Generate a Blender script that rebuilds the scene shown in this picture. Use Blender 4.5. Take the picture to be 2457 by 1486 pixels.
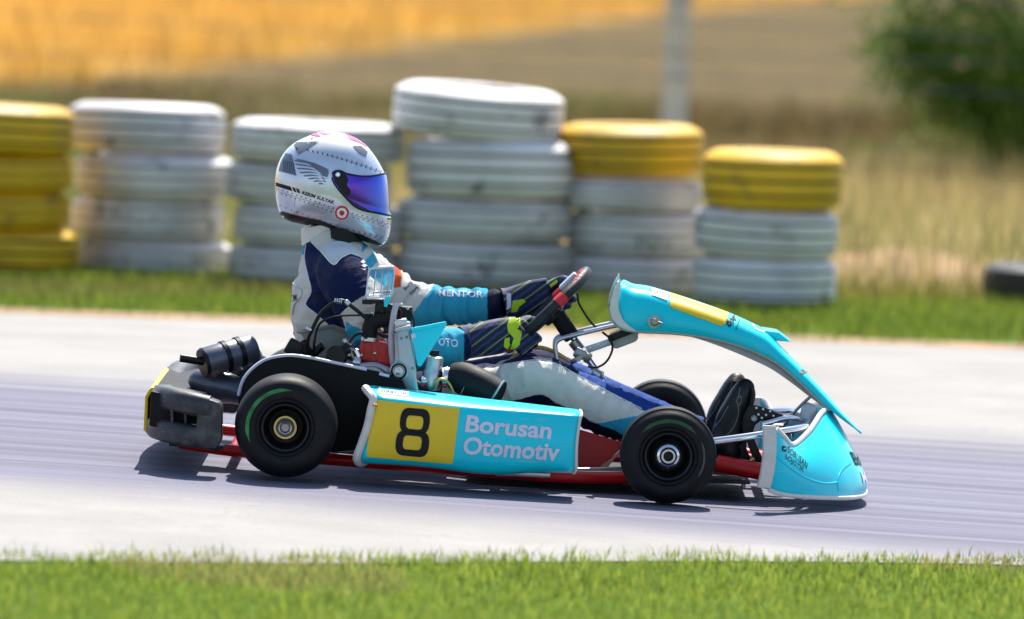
import bpy, bmesh, math, random
import numpy as np
from mathutils import Vector, Matrix, noise
from mathutils.bvhtree import BVHTree

random.seed(7)
SC = bpy.context.scene
for o in list(bpy.data.objects):
    bpy.data.objects.remove(o)
COL = SC.collection

# ------------------------------------------------------------------ camera
IW, IH = 2457.0, 1486.0
FPX = 17183.0
CAM = Vector((0.0, -20.0, 1.65))
PITCH, ROLL = math.radians(3.41), math.radians(2.05)
FWD = Vector((0, math.cos(PITCH), -math.sin(PITCH)))
_R0 = Vector((1, 0, 0)); _U0 = Vector((0, math.sin(PITCH), math.cos(PITCH)))
RGT = _R0 * math.cos(ROLL) + _U0 * math.sin(ROLL)
UPV = _U0 * math.cos(ROLL) - _R0 * math.sin(ROLL)
cd = bpy.data.cameras.new('camera'); cam = bpy.data.objects.new('camera', cd); COL.objects.link(cam)
cam.matrix_world = Matrix(((RGT.x, UPV.x, -FWD.x, CAM.x), (RGT.y, UPV.y, -FWD.y, CAM.y),
                           (RGT.z, UPV.z, -FWD.z, CAM.z), (0, 0, 0, 1)))
cd.sensor_fit = 'HORIZONTAL'; cd.sensor_width = 36.0; cd.lens = FPX / IW * 36.0
cd.clip_start = 0.5; cd.clip_end = 3000
cd.dof.use_dof = True; cd.dof.focus_distance = 19.6; cd.dof.aperture_fstop = 2.8
SC.camera = cam
SC.render.resolution_x = 1024; SC.render.resolution_y = 619

# ------------------------------------------------------------------ sky, sun, exposure
SUN = Vector((0.10, 0.62, 1.0)).normalized()
w = bpy.data.worlds.new('World'); SC.world = w; w.use_nodes = True
wn = w.node_tree.nodes; wl = w.node_tree.links
sky = wn.new('ShaderNodeTexSky'); sky.sky_type = 'NISHITA'; sky.sun_disc = False
sky.sun_elevation = math.asin(SUN.z); sky.sun_rotation = math.atan2(SUN.x, SUN.y)
sky.air_density = 1.0; sky.dust_density = 1.2; sky.ozone_density = 1.0
wn['Background'].inputs['Strength'].default_value = 0.12
wl.new(sky.outputs[0], wn['Background'].inputs[0])
ld = bpy.data.lights.new('sun', 'SUN'); ld.energy = 4.9; ld.angle = math.radians(0.53); ld.color = (1.0, 0.955, 0.88)
sun = bpy.data.objects.new('sun', ld); COL.objects.link(sun); sun.location = SUN * 30
sun.rotation_euler = SUN.to_track_quat('Z', 'Y').to_euler()
SC.view_settings.view_transform = 'Standard'; SC.view_settings.look = 'None'
SC.view_settings.gamma = 1.0; SC.view_settings.use_curve_mapping = False
SC.view_settings.exposure = 0.80

# ------------------------------------------------------------------ helpers
def ray(px, py):
    return (FWD * FPX + RGT * (px - IW / 2) - UPV * (py - IH / 2)).normalized()
def K(px, py, Y):
    """point of the photograph's ray standing at lateral depth Y (metres)"""
    d = ray(px, py); return CAM + d * ((Y - CAM.y) / d.y)
_a = K(684, 1153, -0.60); _b = K(1604, 1213, -0.55)
SLOPE = (_b.z - _a.z) / (_b.x - _a.x); Z0 = _a.z - SLOPE * _a.x
def sm(a, b, x):
    t = min(1, max(0, (x - a) / (b - a))); return t * t * (3 - 2 * t)
def gz(x, y):
    t = 1 - sm(0.8, 6.2, y)
    return t * (Z0 + SLOPE * 4 * math.tanh(x / 4))
def G(px, py):
    Y = 0.0; p = None
    lo, hi = -12.0, 120.0
    for _ in range(60):
        Y = (lo + hi) / 2; p = K(px, py, Y)
        if p.z > gz(p.x, p.y): lo = Y
        else: hi = Y
    return p

def link(o, parent=None):
    COL.objects.link(o)
    if parent is not None:
        o.parent = parent
        o.matrix_parent_inverse = Matrix.Translation(-WLOC.get(parent.name, Vector((0, 0, 0))))
    return o
WLOC = {}
def empty(name, loc):
    o = bpy.data.objects.new(name, None); COL.objects.link(o); o.location = loc; o.empty_display_size = .1
    WLOC[o.name] = Vector(loc); return o
def tag(o, label=None, cat=None, group=None, kind=None):
    if label: o['label'] = label
    if cat: o['category'] = cat
    if group: o['group'] = group
    if kind: o['kind'] = kind
    return o
def obj(name, verts, faces, mat, parent=None, smooth=True, angle=40):
    me = bpy.data.meshes.new(name); me.from_pydata([tuple(v) for v in verts], [], [tuple(f) for f in faces])
    return obj_me(name, me, mat, parent, smooth, angle)
def obj_me(name, me, mat, parent=None, smooth=True, angle=40, fix=True):
    if fix:
        bm = bmesh.new(); bm.from_mesh(me); bmesh.ops.recalc_face_normals(bm, faces=bm.faces[:]); bm.to_mesh(me); bm.free()
    if mat: me.materials.append(mat)
    if smooth:
        me.polygons.foreach_set('use_smooth', [True] * len(me.polygons))
        if angle < 180: me.set_sharp_from_angle(angle=math.radians(angle))
    o = bpy.data.objects.new(name, me); return link(o, parent)
def join(*vfs):
    V, F = [], []
    for v, f in vfs:
        n = len(V); V += [Vector(q) for q in v]; F += [tuple(i + n for i in g) for g in f]
    return V, F
def mirror(vf, y=0.0):
    v, f = vf; return [Vector((q[0], 2 * y - q[1], q[2])) for q in v], [tuple(reversed(g)) for g in f]

def catmull(pts, n=6):
    P = [Vector(p) for p in pts]; out = []
    for i in range(len(P) - 1):
        p0 = P[i - 1] if i else P[0] * 2 - P[1]; p1, p2 = P[i], P[i + 1]
        p3 = P[i + 2] if i + 2 < len(P) else P[-1] * 2 - P[-2]
        for k in range(n):
            t = k / n
            out.append(.5 * ((2 * p1) + (p2 - p0) * t + (2 * p0 - 5 * p1 + 4 * p2 - p3) * t * t + (3 * p1 - p0 - 3 * p2 + p3) * t ** 3))
    out.append(P[-1]); return out
def tube(pts, r, n=12, spl=5, ry=None, up=None):
    """tapered swept tube; r scalar or list per control point; ry: second radius"""
    m = len(pts)
    R = list(r) if isinstance(r, (list, tuple)) else [r] * m
    RY = R if ry is None else (list(ry) if isinstance(ry, (list, tuple)) else [ry] * m)
    Q = [Vector((R[i], RY[i], 0)) for i in range(m)]
    P = [Vector(p) for p in pts]
    if spl > 1 and m > 2: P, Q = catmull(P, spl), catmull(Q, spl)
    V, F = [], []
    T0 = (P[1] - P[0]).normalized()
    ref = Vector(up) if up is not None else (Vector((0, 1, 0)) if abs(T0.y) < .9 else Vector((0, 0, 1)))
    nrm = (ref - T0 * ref.dot(T0)).normalized()
    for i, p in enumerate(P):
        T = (P[min(i + 1, len(P) - 1)] - P[max(i - 1, 0)]).normalized()
        if up is not None: nrm = Vector(up)
        nrm = (nrm - T * nrm.dot(T)).normalized(); b = T.cross(nrm)
        for k in range(n):
            a = 2 * math.pi * k / n
            V.append(p + nrm * (math.cos(a) * Q[i].y) + b * (math.sin(a) * Q[i].x))
    for i in range(len(P) - 1):
        for k in range(n):
            F.append((i * n + k, i * n + (k + 1) % n, (i + 1) * n + (k + 1) % n, (i + 1) * n + k))
    F.append(tuple(range(n))[::-1]); F.append(tuple(range((len(P) - 1) * n, len(P) * n)))
    return V, F
def lathe(prof, c, axis=(0, 1, 0), n=48, close=False):
    """prof: [(radius, offset along axis)]"""
    ax = Vector(axis).normalized(); e = Vector((1, 0, 0)) if abs(ax.x) < .9 else Vector((0, 0, 1))
    e = (e - ax * e.dot(ax)).normalized(); g = ax.cross(e); c = Vector(c)
    V, F = [], []; m = len(prof)
    for k in range(n):
        a = 2 * math.pi * k / n; d = e * math.cos(a) + g * math.sin(a)
        for (r, h) in prof: V.append(c + d * r + ax * h)
    for k in range(n):
        k2 = (k + 1) % n
        for i in range(m - 1 + (1 if close else 0)):
            j = (i + 1) % m
            F.append((k * m + i, k2 * m + i, k2 * m + j, k * m + j))
    return V, F
def loft(rings, closed=True, caps=True):
    n = len(rings[0]); V = [Vector(p) for r in rings for p in r]; F = []
    for i in range(len(rings) - 1):
        for k in range(n if closed else n - 1):
            k2 = (k + 1) % n
            F.append((i * n + k, i * n + k2, (i + 1) * n + k2, (i + 1) * n + k))
    if caps and closed:
        F.append(tuple(range(n))[::-1]); F.append(tuple(range((len(rings) - 1) * n, len(rings) * n)))
    return V, F
def rpoly(pts, r, n=4):
    """rounded 2D polygon"""
    out = []; m = len(pts)
    rr = r if isinstance(r, (list, tuple)) else [r] * m
    for i in range(m):
        p0, p, p1 = Vector(pts[i - 1]), Vector(pts[i]), Vector(pts[(i + 1) % m])
        a, b = (p0 - p), (p1 - p); q = min(rr[i], a.length * .48, b.length * .48)
        A, B = p + a.normalized() * q, p + b.normalized() * q
        if q < 1e-6: out.append(p); continue
        for k in range(n + 1):
            t = k / n; out.append(A * (1 - t) ** 2 + p * 2 * t * (1 - t) + B * t * t)
    return out
def bevelled(verts, faces, w, seg=2, ang=25):
    bm = bmesh.new()
    vs = [bm.verts.new(v) for v in verts]
    for f in faces:
        try: bm.faces.new([vs[i] for i in f])
        except ValueError: pass
    bmesh.ops.recalc_face_normals(bm, faces=bm.faces[:])
    ed = [e for e in bm.edges if len(e.link_faces) == 2 and e.calc_face_angle(0) > math.radians(ang)]
    if w > 0: bmesh.ops.bevel(bm, geom=ed, offset=w, segments=seg, affect='EDGES', profile=.5, clamp_overlap=True)
    bm.verts.index_update(); V = [v.co.copy() for v in bm.verts]; F = [tuple(v.index for v in f.verts) for f in bm.faces]
    bm.free(); return V, F
def prism(px, y0, y1, bev=.003, Y=None, rnd=0):
    """outline given in photo pixels at depth Y, extruded from y0 to y1"""
    Y = y0 if Y is None else Y
    if rnd: px = [(p[0], p[1]) for p in rpoly([(a, b) for a, b in px], rnd)]
    P = [K(a, b, Y) for a, b in px]; n = len(P)
    V = [Vector((p.x, y0, p.z)) for p in P] + [Vector((p.x, y1, p.z)) for p in P]
    F = [tuple(range(n)), tuple(range(2 * n - 1, n - 1, -1))] + [(i, i + n, (i + 1) % n + n, (i + 1) % n) for i in range(n)]
    return bevelled(V, F, bev) if bev else (V, F)
def box(c, s, rot=None, bev=.003):
    c = Vector(c); V = []
    M = rot.to_matrix() if rot is not None else Matrix.Identity(3)
    for x in (-1, 1):
        for y in (-1, 1):
            for z in (-1, 1): V.append(c + M @ Vector((x * s[0] / 2, y * s[1] / 2, z * s[2] / 2)))
    F = [(0, 1, 3, 2), (4, 6, 7, 5), (0, 4, 5, 1), (2, 3, 7, 6), (0, 2, 6, 4), (1, 5, 7, 3)]
    return bevelled(V, F, bev) if bev else (V, F)
def cyl(a, b, r, n=20, bev=.0):
    a, b = Vector(a), Vector(b); h = (b - a).length
    if bev: pr = [(1e-4, 0), (r - bev, 0), (r, bev), (r, h - bev), (r - bev, h), (1e-4, h)]
    else: pr = [(1e-4, 0), (r, 0), (r, h), (1e-4, h)]
    return lathe(pr, a, b - a, n)
def bolt(c, r=.006, d=(0, -1, 0), h=.006):
    c = Vector(c); d = Vector(d)
    return lathe([(1e-4, h), (r * .45, h), (r * .5, h * .6), (r * .85, h * .8), (r, h * .5), (r, 0), (1e-4, -.004)], c, d, 12)
def bvh_of(*objs):
    V, F = [], []
    for o in objs:
        me = o.data; n = len(V); V += [o.matrix_basis @ v.co for v in me.vertices]; F += [tuple(i + n for i in p.vertices) for p in me.polygons]
    return BVHTree.FromPolygons(V, F)

# ------------------------------------------------------------------ materials
MATS = {}
def M(name, col, rough=.5, metal=0.0, var=.12, vs=14.0, bump=.0, bs=120.0, coat=0.0, trans=0.0, ior=1.45, dirt=None, dirt_amt=0.0, ds=6.0, spec=.5):
    m = bpy.data.materials.new(name); m.use_nodes = True; nt = m.node_tree; nd = nt.nodes; lk = nt.links
    b = nd['Principled BSDF']; b.inputs['Roughness'].default_value = rough; b.inputs['Metallic'].default_value = metal
    b.inputs['Coat Weight'].default_value = coat; b.inputs['Coat Roughness'].default_value = .08
    b.inputs['Transmission Weight'].default_value = trans; b.inputs['IOR'].default_value = ior
    b.inputs['Specular IOR Level'].default_value = spec
    tc = nd.new('ShaderNodeTexCoord'); n1 = nd.new('ShaderNodeTexNoise'); n1.inputs['Scale'].default_value = vs; n1.inputs['Detail'].default_value = 6
    lk.new(tc.outputs['Object'], n1.inputs['Vector'])
    mx = nd.new('ShaderNodeMix'); mx.data_type = 'RGBA'
    lo = [c * (1 - var) for c in col[:3]] + [1]; hi = [min(1, c * (1 + var)) for c in col[:3]] + [1]
    mx.inputs[6].default_value = lo; mx.inputs[7].default_value = hi
    mr = nd.new('ShaderNodeMapRange'); mr.inputs[1].default_value = .3; mr.inputs[2].default_value = .7
    lk.new(n1.outputs[0], mr.inputs[0]); lk.new(mr.outputs[0], mx.inputs[0]); out = mx.outputs[2]
    if dirt is not None:
        n2 = nd.new('ShaderNodeTexNoise'); n2.inputs['Scale'].default_value = ds; n2.inputs['Detail'].default_value = 8; n2.inputs['Roughness'].default_value = .7
        lk.new(tc.outputs['Object'], n2.inputs['Vector'])
        r2 = nd.new('ShaderNodeMapRange'); r2.inputs[1].default_value = .48; r2.inputs[2].default_value = .75; r2.inputs[4].default_value = dirt_amt
        lk.new(n2.outputs[0], r2.inputs[0]); m2 = nd.new('ShaderNodeMix'); m2.data_type = 'RGBA'
        lk.new(r2.outputs[0], m2.inputs[0]); lk.new(out, m2.inputs[6]); m2.inputs[7].default_value = (*dirt, 1); out = m2.outputs[2]
    lk.new(out, b.inputs['Base Color'])
    # roughness break-up
    rr = nd.new('ShaderNodeMapRange'); rr.inputs[3].default_value = max(.02, rough * .8); rr.inputs[4].default_value = min(1, rough * 1.25)
    lk.new(n1.outputs[0], rr.inputs[0]); lk.new(rr.outputs[0], b.inputs['Roughness'])
    if bump:
        n3 = nd.new('ShaderNodeTexNoise'); n3.inputs['Scale'].default_value = bs; n3.inputs['Detail'].default_value = 4
        lk.new(tc.outputs['Object'], n3.inputs['Vector'])
        bp = nd.new('ShaderNodeBump'); bp.inputs['Strength'].default_value = bump; bp.inputs['Distance'].default_value = .003
        lk.new(n3.outputs[0], bp.inputs['Height']); lk.new(bp.outputs[0], b.inputs['Normal'])
    MATS[name] = m; return m

M('cyan', (0.0, .66, .79), .30, coat=.15, var=.05, vs=5, dirt=(.02, .50, .58), dirt_amt=.4, ds=9, spec=.35)
def scuffs(m, colr, amt):
    nt = m.node_tree; nd = nt.nodes; lk = nt.links; b = nd['Principled BSDF']
    src = b.inputs['Base Color'].links[0].from_socket
    tc = nd.new('ShaderNodeTexCoord'); out = None
    for rot, sc in ((.5, (9, 9, 160)), (-.25, (14, 14, 220)), (1.2, (12, 12, 190))):
        mp = nd.new('ShaderNodeMapping'); mp.inputs['Rotation'].default_value = (0, rot, 0); mp.inputs['Scale'].default_value = sc; lk.new(tc.outputs['Object'], mp.inputs[0])
        n = nd.new('ShaderNodeTexNoise'); n.inputs['Scale'].default_value = 1.0; n.inputs['Detail'].default_value = 2; lk.new(mp.outputs[0], n.inputs['Vector'])
        r = nd.new('ShaderNodeMapRange'); r.inputs[1].default_value = .70; r.inputs[2].default_value = .74; r.inputs[4].default_value = amt; lk.new(n.outputs[0], r.inputs[0])
        if out is None: out = r.outputs[0]
        else:
            x = nd.new('ShaderNodeMath'); x.operation = 'MAXIMUM'; lk.new(out, x.inputs[0]); lk.new(r.outputs[0], x.inputs[1]); out = x.outputs[0]
    mx = nd.new('ShaderNodeMix'); mx.data_type = 'RGBA'; lk.new(out, mx.inputs[0]); lk.new(src, mx.inputs[6]); mx.inputs[7].default_value = (*colr, 1)
    lk.new(mx.outputs[2], b.inputs['Base Color'])
scuffs(MATS['cyan'], (.30, .55, .58), .6)
M('offwhite', (.70, .67, .61), .45, var=.1, dirt=(.3, .27, .23), dirt_amt=.5, ds=14)
M('shellin', (.36, .36, .34), .6)
M('yellow', (.80, .56, .015), .4, var=.04, dirt=(.5, .35, .06), dirt_amt=.2)
M('black', (.006, .006, .007), .40, var=.3, spec=.35)
M('blackmat', (.008, .008, .010), .65, var=.3, bump=.2, spec=.3)
M('decalblack', (.012, .012, .013), .55, spec=.25)
M('lilac', (.72, .70, .82), .45, var=.06, dirt=(.45, .45, .5), dirt_amt=.4, ds=30)
M('white', (.80, .80, .78), .45, var=.04)
M('red', (.55, .006, .008), .35, coat=.1, var=.2, dirt=(.22, .02, .02), dirt_amt=.5, spec=.35)
M('redhead', (.50, .006, .012), .32, coat=.15, var=.3, spec=.4)
M('decalred', (.62, .02, .03), .45)
M('orange', (.75, .12, .03), .6)
M('chrome', (.78, .79, .82), .12, 1.0, var=.05)
M('alu', (.56, .57, .60), .35, 1.0, var=.12, bump=.05)
M('plate', (.42, .46, .50), .42, .6, var=.1, dirt=(.2, .2, .2), dirt_amt=.3)
M('steel', (.30, .30, .31), .35, 1.0, var=.25)
M('bumper', (.028, .028, .034), .46, var=.2, bump=.12, bs=300, dirt=(.2, .19, .18), dirt_amt=.45, ds=18)
M('muffler', (.12, .13, .16), .36, .5, var=.2)
M('guard', (.005, .005, .006), .6, spec=.25, var=.3, bump=.05)
M('rubber', (.005, .005, .007), .55, var=.25, bump=.12, bs=90, dirt=(.022, .022, .022), dirt_amt=.5, ds=20, spec=.3)
M('rubbergreen', (.022, .21, .05), .6, var=.35, vs=40, dirt=(.015, .02, .015), dirt_amt=.8, ds=30)
M('rubbergreen_dim', (.014, .085, .024), .6, var=.35, vs=40, dirt=(.012, .014, .012), dirt_amt=.8, ds=30)
M('rubbergrey', (.07, .07, .07), .6, var=.3)
M('rim', (.02, .02, .022), .4, .5, var=.3)
M('gold', (.50, .40, .20), .3, 1.0, var=.2)
M('brass', (.60, .44, .16), .35, .6)
M('hose_tan', (.62, .38, .12), .35, var=.1)
M('seat', (.20, .20, .17), .5, var=.2, dirt=(.1, .1, .08), dirt_amt=.5)
M('clear', (.95, .97, 1.0), .03, trans=1.0, ior=1.3, var=.01)
M('hoseclear', (.72, .66, .75), .2, trans=.4, var=.05)
M('rimwrap', (.010, .010, .011), .45, bump=.3, bs=500)
M('shoe', (.009, .009, .010), .45, var=.3, bump=.5, bs=55)
M('shoegrey', (.22, .22, .22), .5)
M('sole', (.03, .03, .03), .7)
M('silver', (.66, .69, .74), .2, .7, var=.05, coat=.6)
M('pink', (.75, .10, .32), .35, coat=.5)
M('rivet', (.10, .11, .13), .4, .5)
M('wingdark', (.16, .18, .22), .35, .4)
M('knit', (.018, .018, .02), .9, var=.2, bump=.4, bs=250)
M('lime', (.50, .66, .01), .5, var=.05)
M('denim', (.02, .035, .12), .8)
M('tanpanel', (.52, .26, .17), .5)
M('soil', (.42, .24, .10), .95, var=.3, vs=3, bump=.8, bs=30)
M('concrete', (.80, .71, .55), .85, var=.15, vs=6, bump=.4, bs=40)
M('wire', (.35, .35, .36), .4, .9)
M('bark', (.12, .08, .05), .9, var=.3, bump=.5, bs=30)
scuffs(MATS['bumper'], (.16, .155, .15), .7); scuffs(MATS['yellow'], (.55, .42, .12), .4)
# ------------------------------------------------------------------ ground, road
FE = [G(0, 752), G(2457, 840)]            # far road edge
NE = [G(0, 1340), G(1228, 1350), G(2457, 1322)]   # near road edge
def far_edge(x): return FE[0].y + (x - FE[0].x) / (FE[1].x - FE[0].x) * (FE[1].y - FE[0].y)
_ns = (NE[2].y - NE[0].y) / (NE[2].x - NE[0].x)
def near_edge(x): return NE[1].y + 1.3 * math.tanh(_ns * x / 1.3) + .03 * noise.noise(Vector((x * 1.7, 3, 0)))
def spaced(a, b, n, p):
    return [math.copysign(abs(t) ** p, t) * (b if t > 0 else -a) for t in np.linspace(-1, 1, n)]
def nodes(name):
    m = bpy.data.materials.new(name); m.use_nodes = True; nt = m.node_tree
    return m, nt.nodes, nt.links, nt.nodes['Principled BSDF']
def nmath(nd, lk, op, a, b=None, c=None):
    n = nd.new('ShaderNodeMath'); n.operation = op
    for i, v in enumerate((a, b, c)):
        if v is None: continue
        if isinstance(v, (int, float)): n.inputs[i].default_value = v
        else: lk.new(v, n.inputs[i])
    return n.outputs[0]
def nmix(nd, lk, f, a, b):
    n = nd.new('ShaderNodeMix'); n.data_type = 'RGBA'
    if isinstance(f, (int, float)): n.inputs[0].default_value = f
    else: lk.new(f, n.inputs[0])
    for i, v in ((6, a), (7, b)):
        if isinstance(v, tuple): n.inputs[i].default_value = (*v, 1)
        else: lk.new(v, n.inputs[i])
    return n.outputs[2]
def nnoise(nd, lk, vec, scale, detail=5, stretch=None, rough=.55):
    if stretch:
        mp = nd.new('ShaderNodeMapping'); mp.inputs['Scale'].default_value = stretch; lk.new(vec, mp.inputs[0]); vec = mp.outputs[0]
    n = nd.new('ShaderNodeTexNoise'); n.inputs['Scale'].default_value = scale; n.inputs['Detail'].default_value = detail; n.inputs['Roughness'].default_value = rough
    lk.new(vec, n.inputs['Vector']); return n.outputs[0]
def nrange(nd, lk, v, a, b, c=0.0, d=1.0):
    n = nd.new('ShaderNodeMapRange'); n.inputs[1].default_value = a; n.inputs[2].default_value = b; n.inputs[3].default_value = c; n.inputs[4].default_value = d
    n.interpolation_type = 'SMOOTHSTEP'; lk.new(v, n.inputs[0]); return n.outputs[0]

# field material
gm, nd, lk, bs = nodes('field')
tc = nd.new('ShaderNodeTexCoord'); V3 = tc.outputs['Object']
sp = nd.new('ShaderNodeSeparateXYZ'); lk.new(V3, sp.inputs[0]); X, Yc = sp.outputs[0], sp.outputs[1]
n_big = nnoise(nd, lk, V3, .5, 6); n_med = nnoise(nd, lk, V3, 3, 6); n_fine = nnoise(nd, lk, V3, 30, 4)
A_, B_ = G(430, 165), G(1400, 62)
dx, dy = (B_ - A_).x, (B_ - A_).y; L_ = math.hypot(dx, dy)
# signed distance beyond the boundary between shade-darkened dry scrub and the golden field
sd = nmath(nd, lk, 'ADD', nmath(nd, lk, 'MULTIPLY', nmath(nd, lk, 'SUBTRACT', X, A_.x), -dy / L_), nmath(nd, lk, 'MULTIPLY', nmath(nd, lk, 'SUBTRACT', Yc, A_.y), dx / L_))
sd = nmath(nd, lk, 'ADD', sd, nmath(nd, lk, 'MULTIPLY', nmath(nd, lk, 'SUBTRACT', n_big, .5), 2.0))
green = nmix(nd, lk, n_med, (.06, .13, .006), (.13, .24, .015))
olive_shaded = nmix(nd, lk, nrange(nd, lk, n_med, .3, .7), (.085, .058, .020), (.19, .13, .045))  # dry scrub brown, darkened to paint in the shade below the gold
straw = nmix(nd, lk, nrange(nd, lk, n_med, .3, .7), (.30, .22, .08), (.46, .36, .14))
gold = nmix(nd, lk, nrange(nd, lk, n_big, .3, .7), (.56, .30, .055), (.66, .40, .10))
c1 = nmix(nd, lk, nrange(nd, lk, nmath(nd, lk, 'ADD', Yc, nmath(nd, lk, 'MULTIPLY', n_big, 3.0)), 9.5, 12.0), green, straw)
c1 = nmix(nd, lk, nrange(nd, lk, nmath(nd, lk, 'ADD', Yc, nmath(nd, lk, 'MULTIPLY', n_big, 8.0)), 20, 27), c1, olive_shaded)
c1 = nmix(nd, lk, nrange(nd, lk, sd, -.6, .9), c1, gold)
c1 = nmix(nd, lk, nrange(nd, lk, n_fine, .35, .75, 0, .35), c1, (.06, .05, .02))
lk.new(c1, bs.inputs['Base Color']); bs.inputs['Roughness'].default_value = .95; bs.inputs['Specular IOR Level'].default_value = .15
bp = nd.new('ShaderNodeBump'); bp.inputs['Strength'].default_value = .9; bp.inputs['Distance'].default_value = .06
lk.new(n_fine, bp.inputs['Height']); lk.new(bp.outputs[0], bs.inputs['Normal'])

# asphalt: pale aged surface, rubbered-in racing line, long tyre streaks
am, nd, lk, bs = nodes('asphalt')
tc = nd.new('ShaderNodeTexCoord'); V3 = tc.outputs['Object']
sp = nd.new('ShaderNodeSeparateXYZ'); lk.new(V3, sp.inputs[0]); X, Yc = sp.outputs[0], sp.outputs[1]
grain = nnoise(nd, lk, V3, 260, 2); blot = nnoise(nd, lk, V3, 1.6, 6)
st1 = nnoise(nd, lk, V3, 1.0, 6, (.10, 7.0, 1.0), .65); st2 = nnoise(nd, lk, V3, 1.0, 4, (.05, 24.0, 1.0), .6)
yy = nmath(nd, lk, 'ADD', nmath(nd, lk, 'SUBTRACT', Yc, nmath(nd, lk, 'MULTIPLY', X, -.10)), nmath(nd, lk, 'MULTIPLY', nmath(nd, lk, 'SUBTRACT', st1, .5), 1.3))
band = nmath(nd, lk, 'MULTIPLY', nrange(nd, lk, yy, -1.75, -.9), nrange(nd, lk, yy, 3.4, 1.6))
base = nmix(nd, lk, nrange(nd, lk, blot, .3, .7), (.30, .285, .265), (.37, .35, .325))
rub = nmix(nd, lk, nrange(nd, lk, st1, .35, .65), (.085, .083, .135), (.19, .185, .265))
c = nmix(nd, lk, nmath(nd, lk, 'MULTIPLY', band, .92), base, rub)
c = nmix(nd, lk, nmath(nd, lk, 'MULTIPLY', nrange(nd, lk, st2, .55, .72), nmath(nd, lk, 'ADD', nmath(nd, lk, 'MULTIPLY', band, .60), .20)), c, (.10, .10, .125))
vo = nd.new('ShaderNodeTexVoronoi'); vo.feature = 'DISTANCE_TO_EDGE'; vo.inputs['Scale'].default_value = .9
wv_ = nd.new('ShaderNodeVectorMath'); wv_.operation = 'ADD'; nv_ = nd.new('ShaderNodeTexNoise'); nv_.inputs['Scale'].default_value = 2.5; nv_.inputs['Detail'].default_value = 6; lk.new(V3, nv_.inputs['Vector']); lk.new(V3, wv_.inputs[0]); lk.new(nv_.outputs[1], wv_.inputs[1]); lk.new(wv_.outputs[0], vo.inputs['Vector'])
c = nmix(nd, lk, nmath(nd, lk, 'MULTIPLY', nrange(nd, lk, vo.outputs[0], .010, .003, 0, .16), nrange(nd, lk, blot, .42, .6)), c, (.06, .058, .055))
spk = nnoise(nd, lk, V3, 70, 3); c = nmix(nd, lk, nrange(nd, lk, spk, .64, .72, 0, .5), c, (.09, .088, .085))
c = nmix(nd, lk, nrange(nd, lk, grain, .35, .75, 0, .28), c, (.12, .115, .11))
lk.new(c, bs.inputs['Base Color']); bs.inputs['Roughness'].default_value = .82; bs.inputs['Specular IOR Level'].default_value = .3
bp = nd.new('ShaderNodeBump'); bp.inputs['Strength'].default_value = .8; bp.inputs['Distance'].default_value = .005
lk.new(grain, bp.inputs['Height']); lk.new(bp.outputs[0], bs.inputs['Normal'])

xs = spaced(-220, 220, 121, 2.6)
ys = [-60, -40, -25, -15, -10] + list(np.linspace(-7, 12, 60)) + [14, 17, 21, 26, 33, 42, 55, 75, 100, 140, 200, 300, 450]
def sheet(name, xs, rows, mat, dz):
    V, F = [], []; n = len(xs)
    for j in range(rows[0]):
        for x in xs:
            y = rows[1](x, j / (rows[0] - 1)); V.append((x, y, gz(x, y) + dz(x, y)))
    for j in range(rows[0] - 1):
        for i in range(n - 1): F.append((j * n + i, j * n + i + 1, (j + 1) * n + i + 1, (j + 1) * n + i))
    return obj(name, V, F, mat, None, True, 180)
def hump(x, y):
    t = sm(30, 90, y)
    return (-.004 if y < -1 else -.012) + .05 * noise.noise(Vector((x * .2, y * .2, 0))) * sm(8, 14, y) + t * .25 * noise.noise(Vector((x * .05, y * .05, 5)))
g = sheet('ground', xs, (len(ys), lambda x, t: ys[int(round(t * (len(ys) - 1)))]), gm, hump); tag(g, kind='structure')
r = sheet('road', xs, (60, lambda x, t: near_edge(x) + (far_edge(x) - near_edge(x)) * t), am, lambda x, y: 0.0); tag(r, kind='structure')
dm = M('verge_soil', (.27, .17, .08), .95, var=.35, vs=5, bump=.9, bs=40)
d = sheet('dirt_strip', xs, (6, lambda x, t: far_edge(x) - .12 + t * (.62 + .12 * noise.noise(Vector((x * .9, 1, 0))))), dm, lambda x, y: -.006); tag(d, kind='structure')

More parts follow.
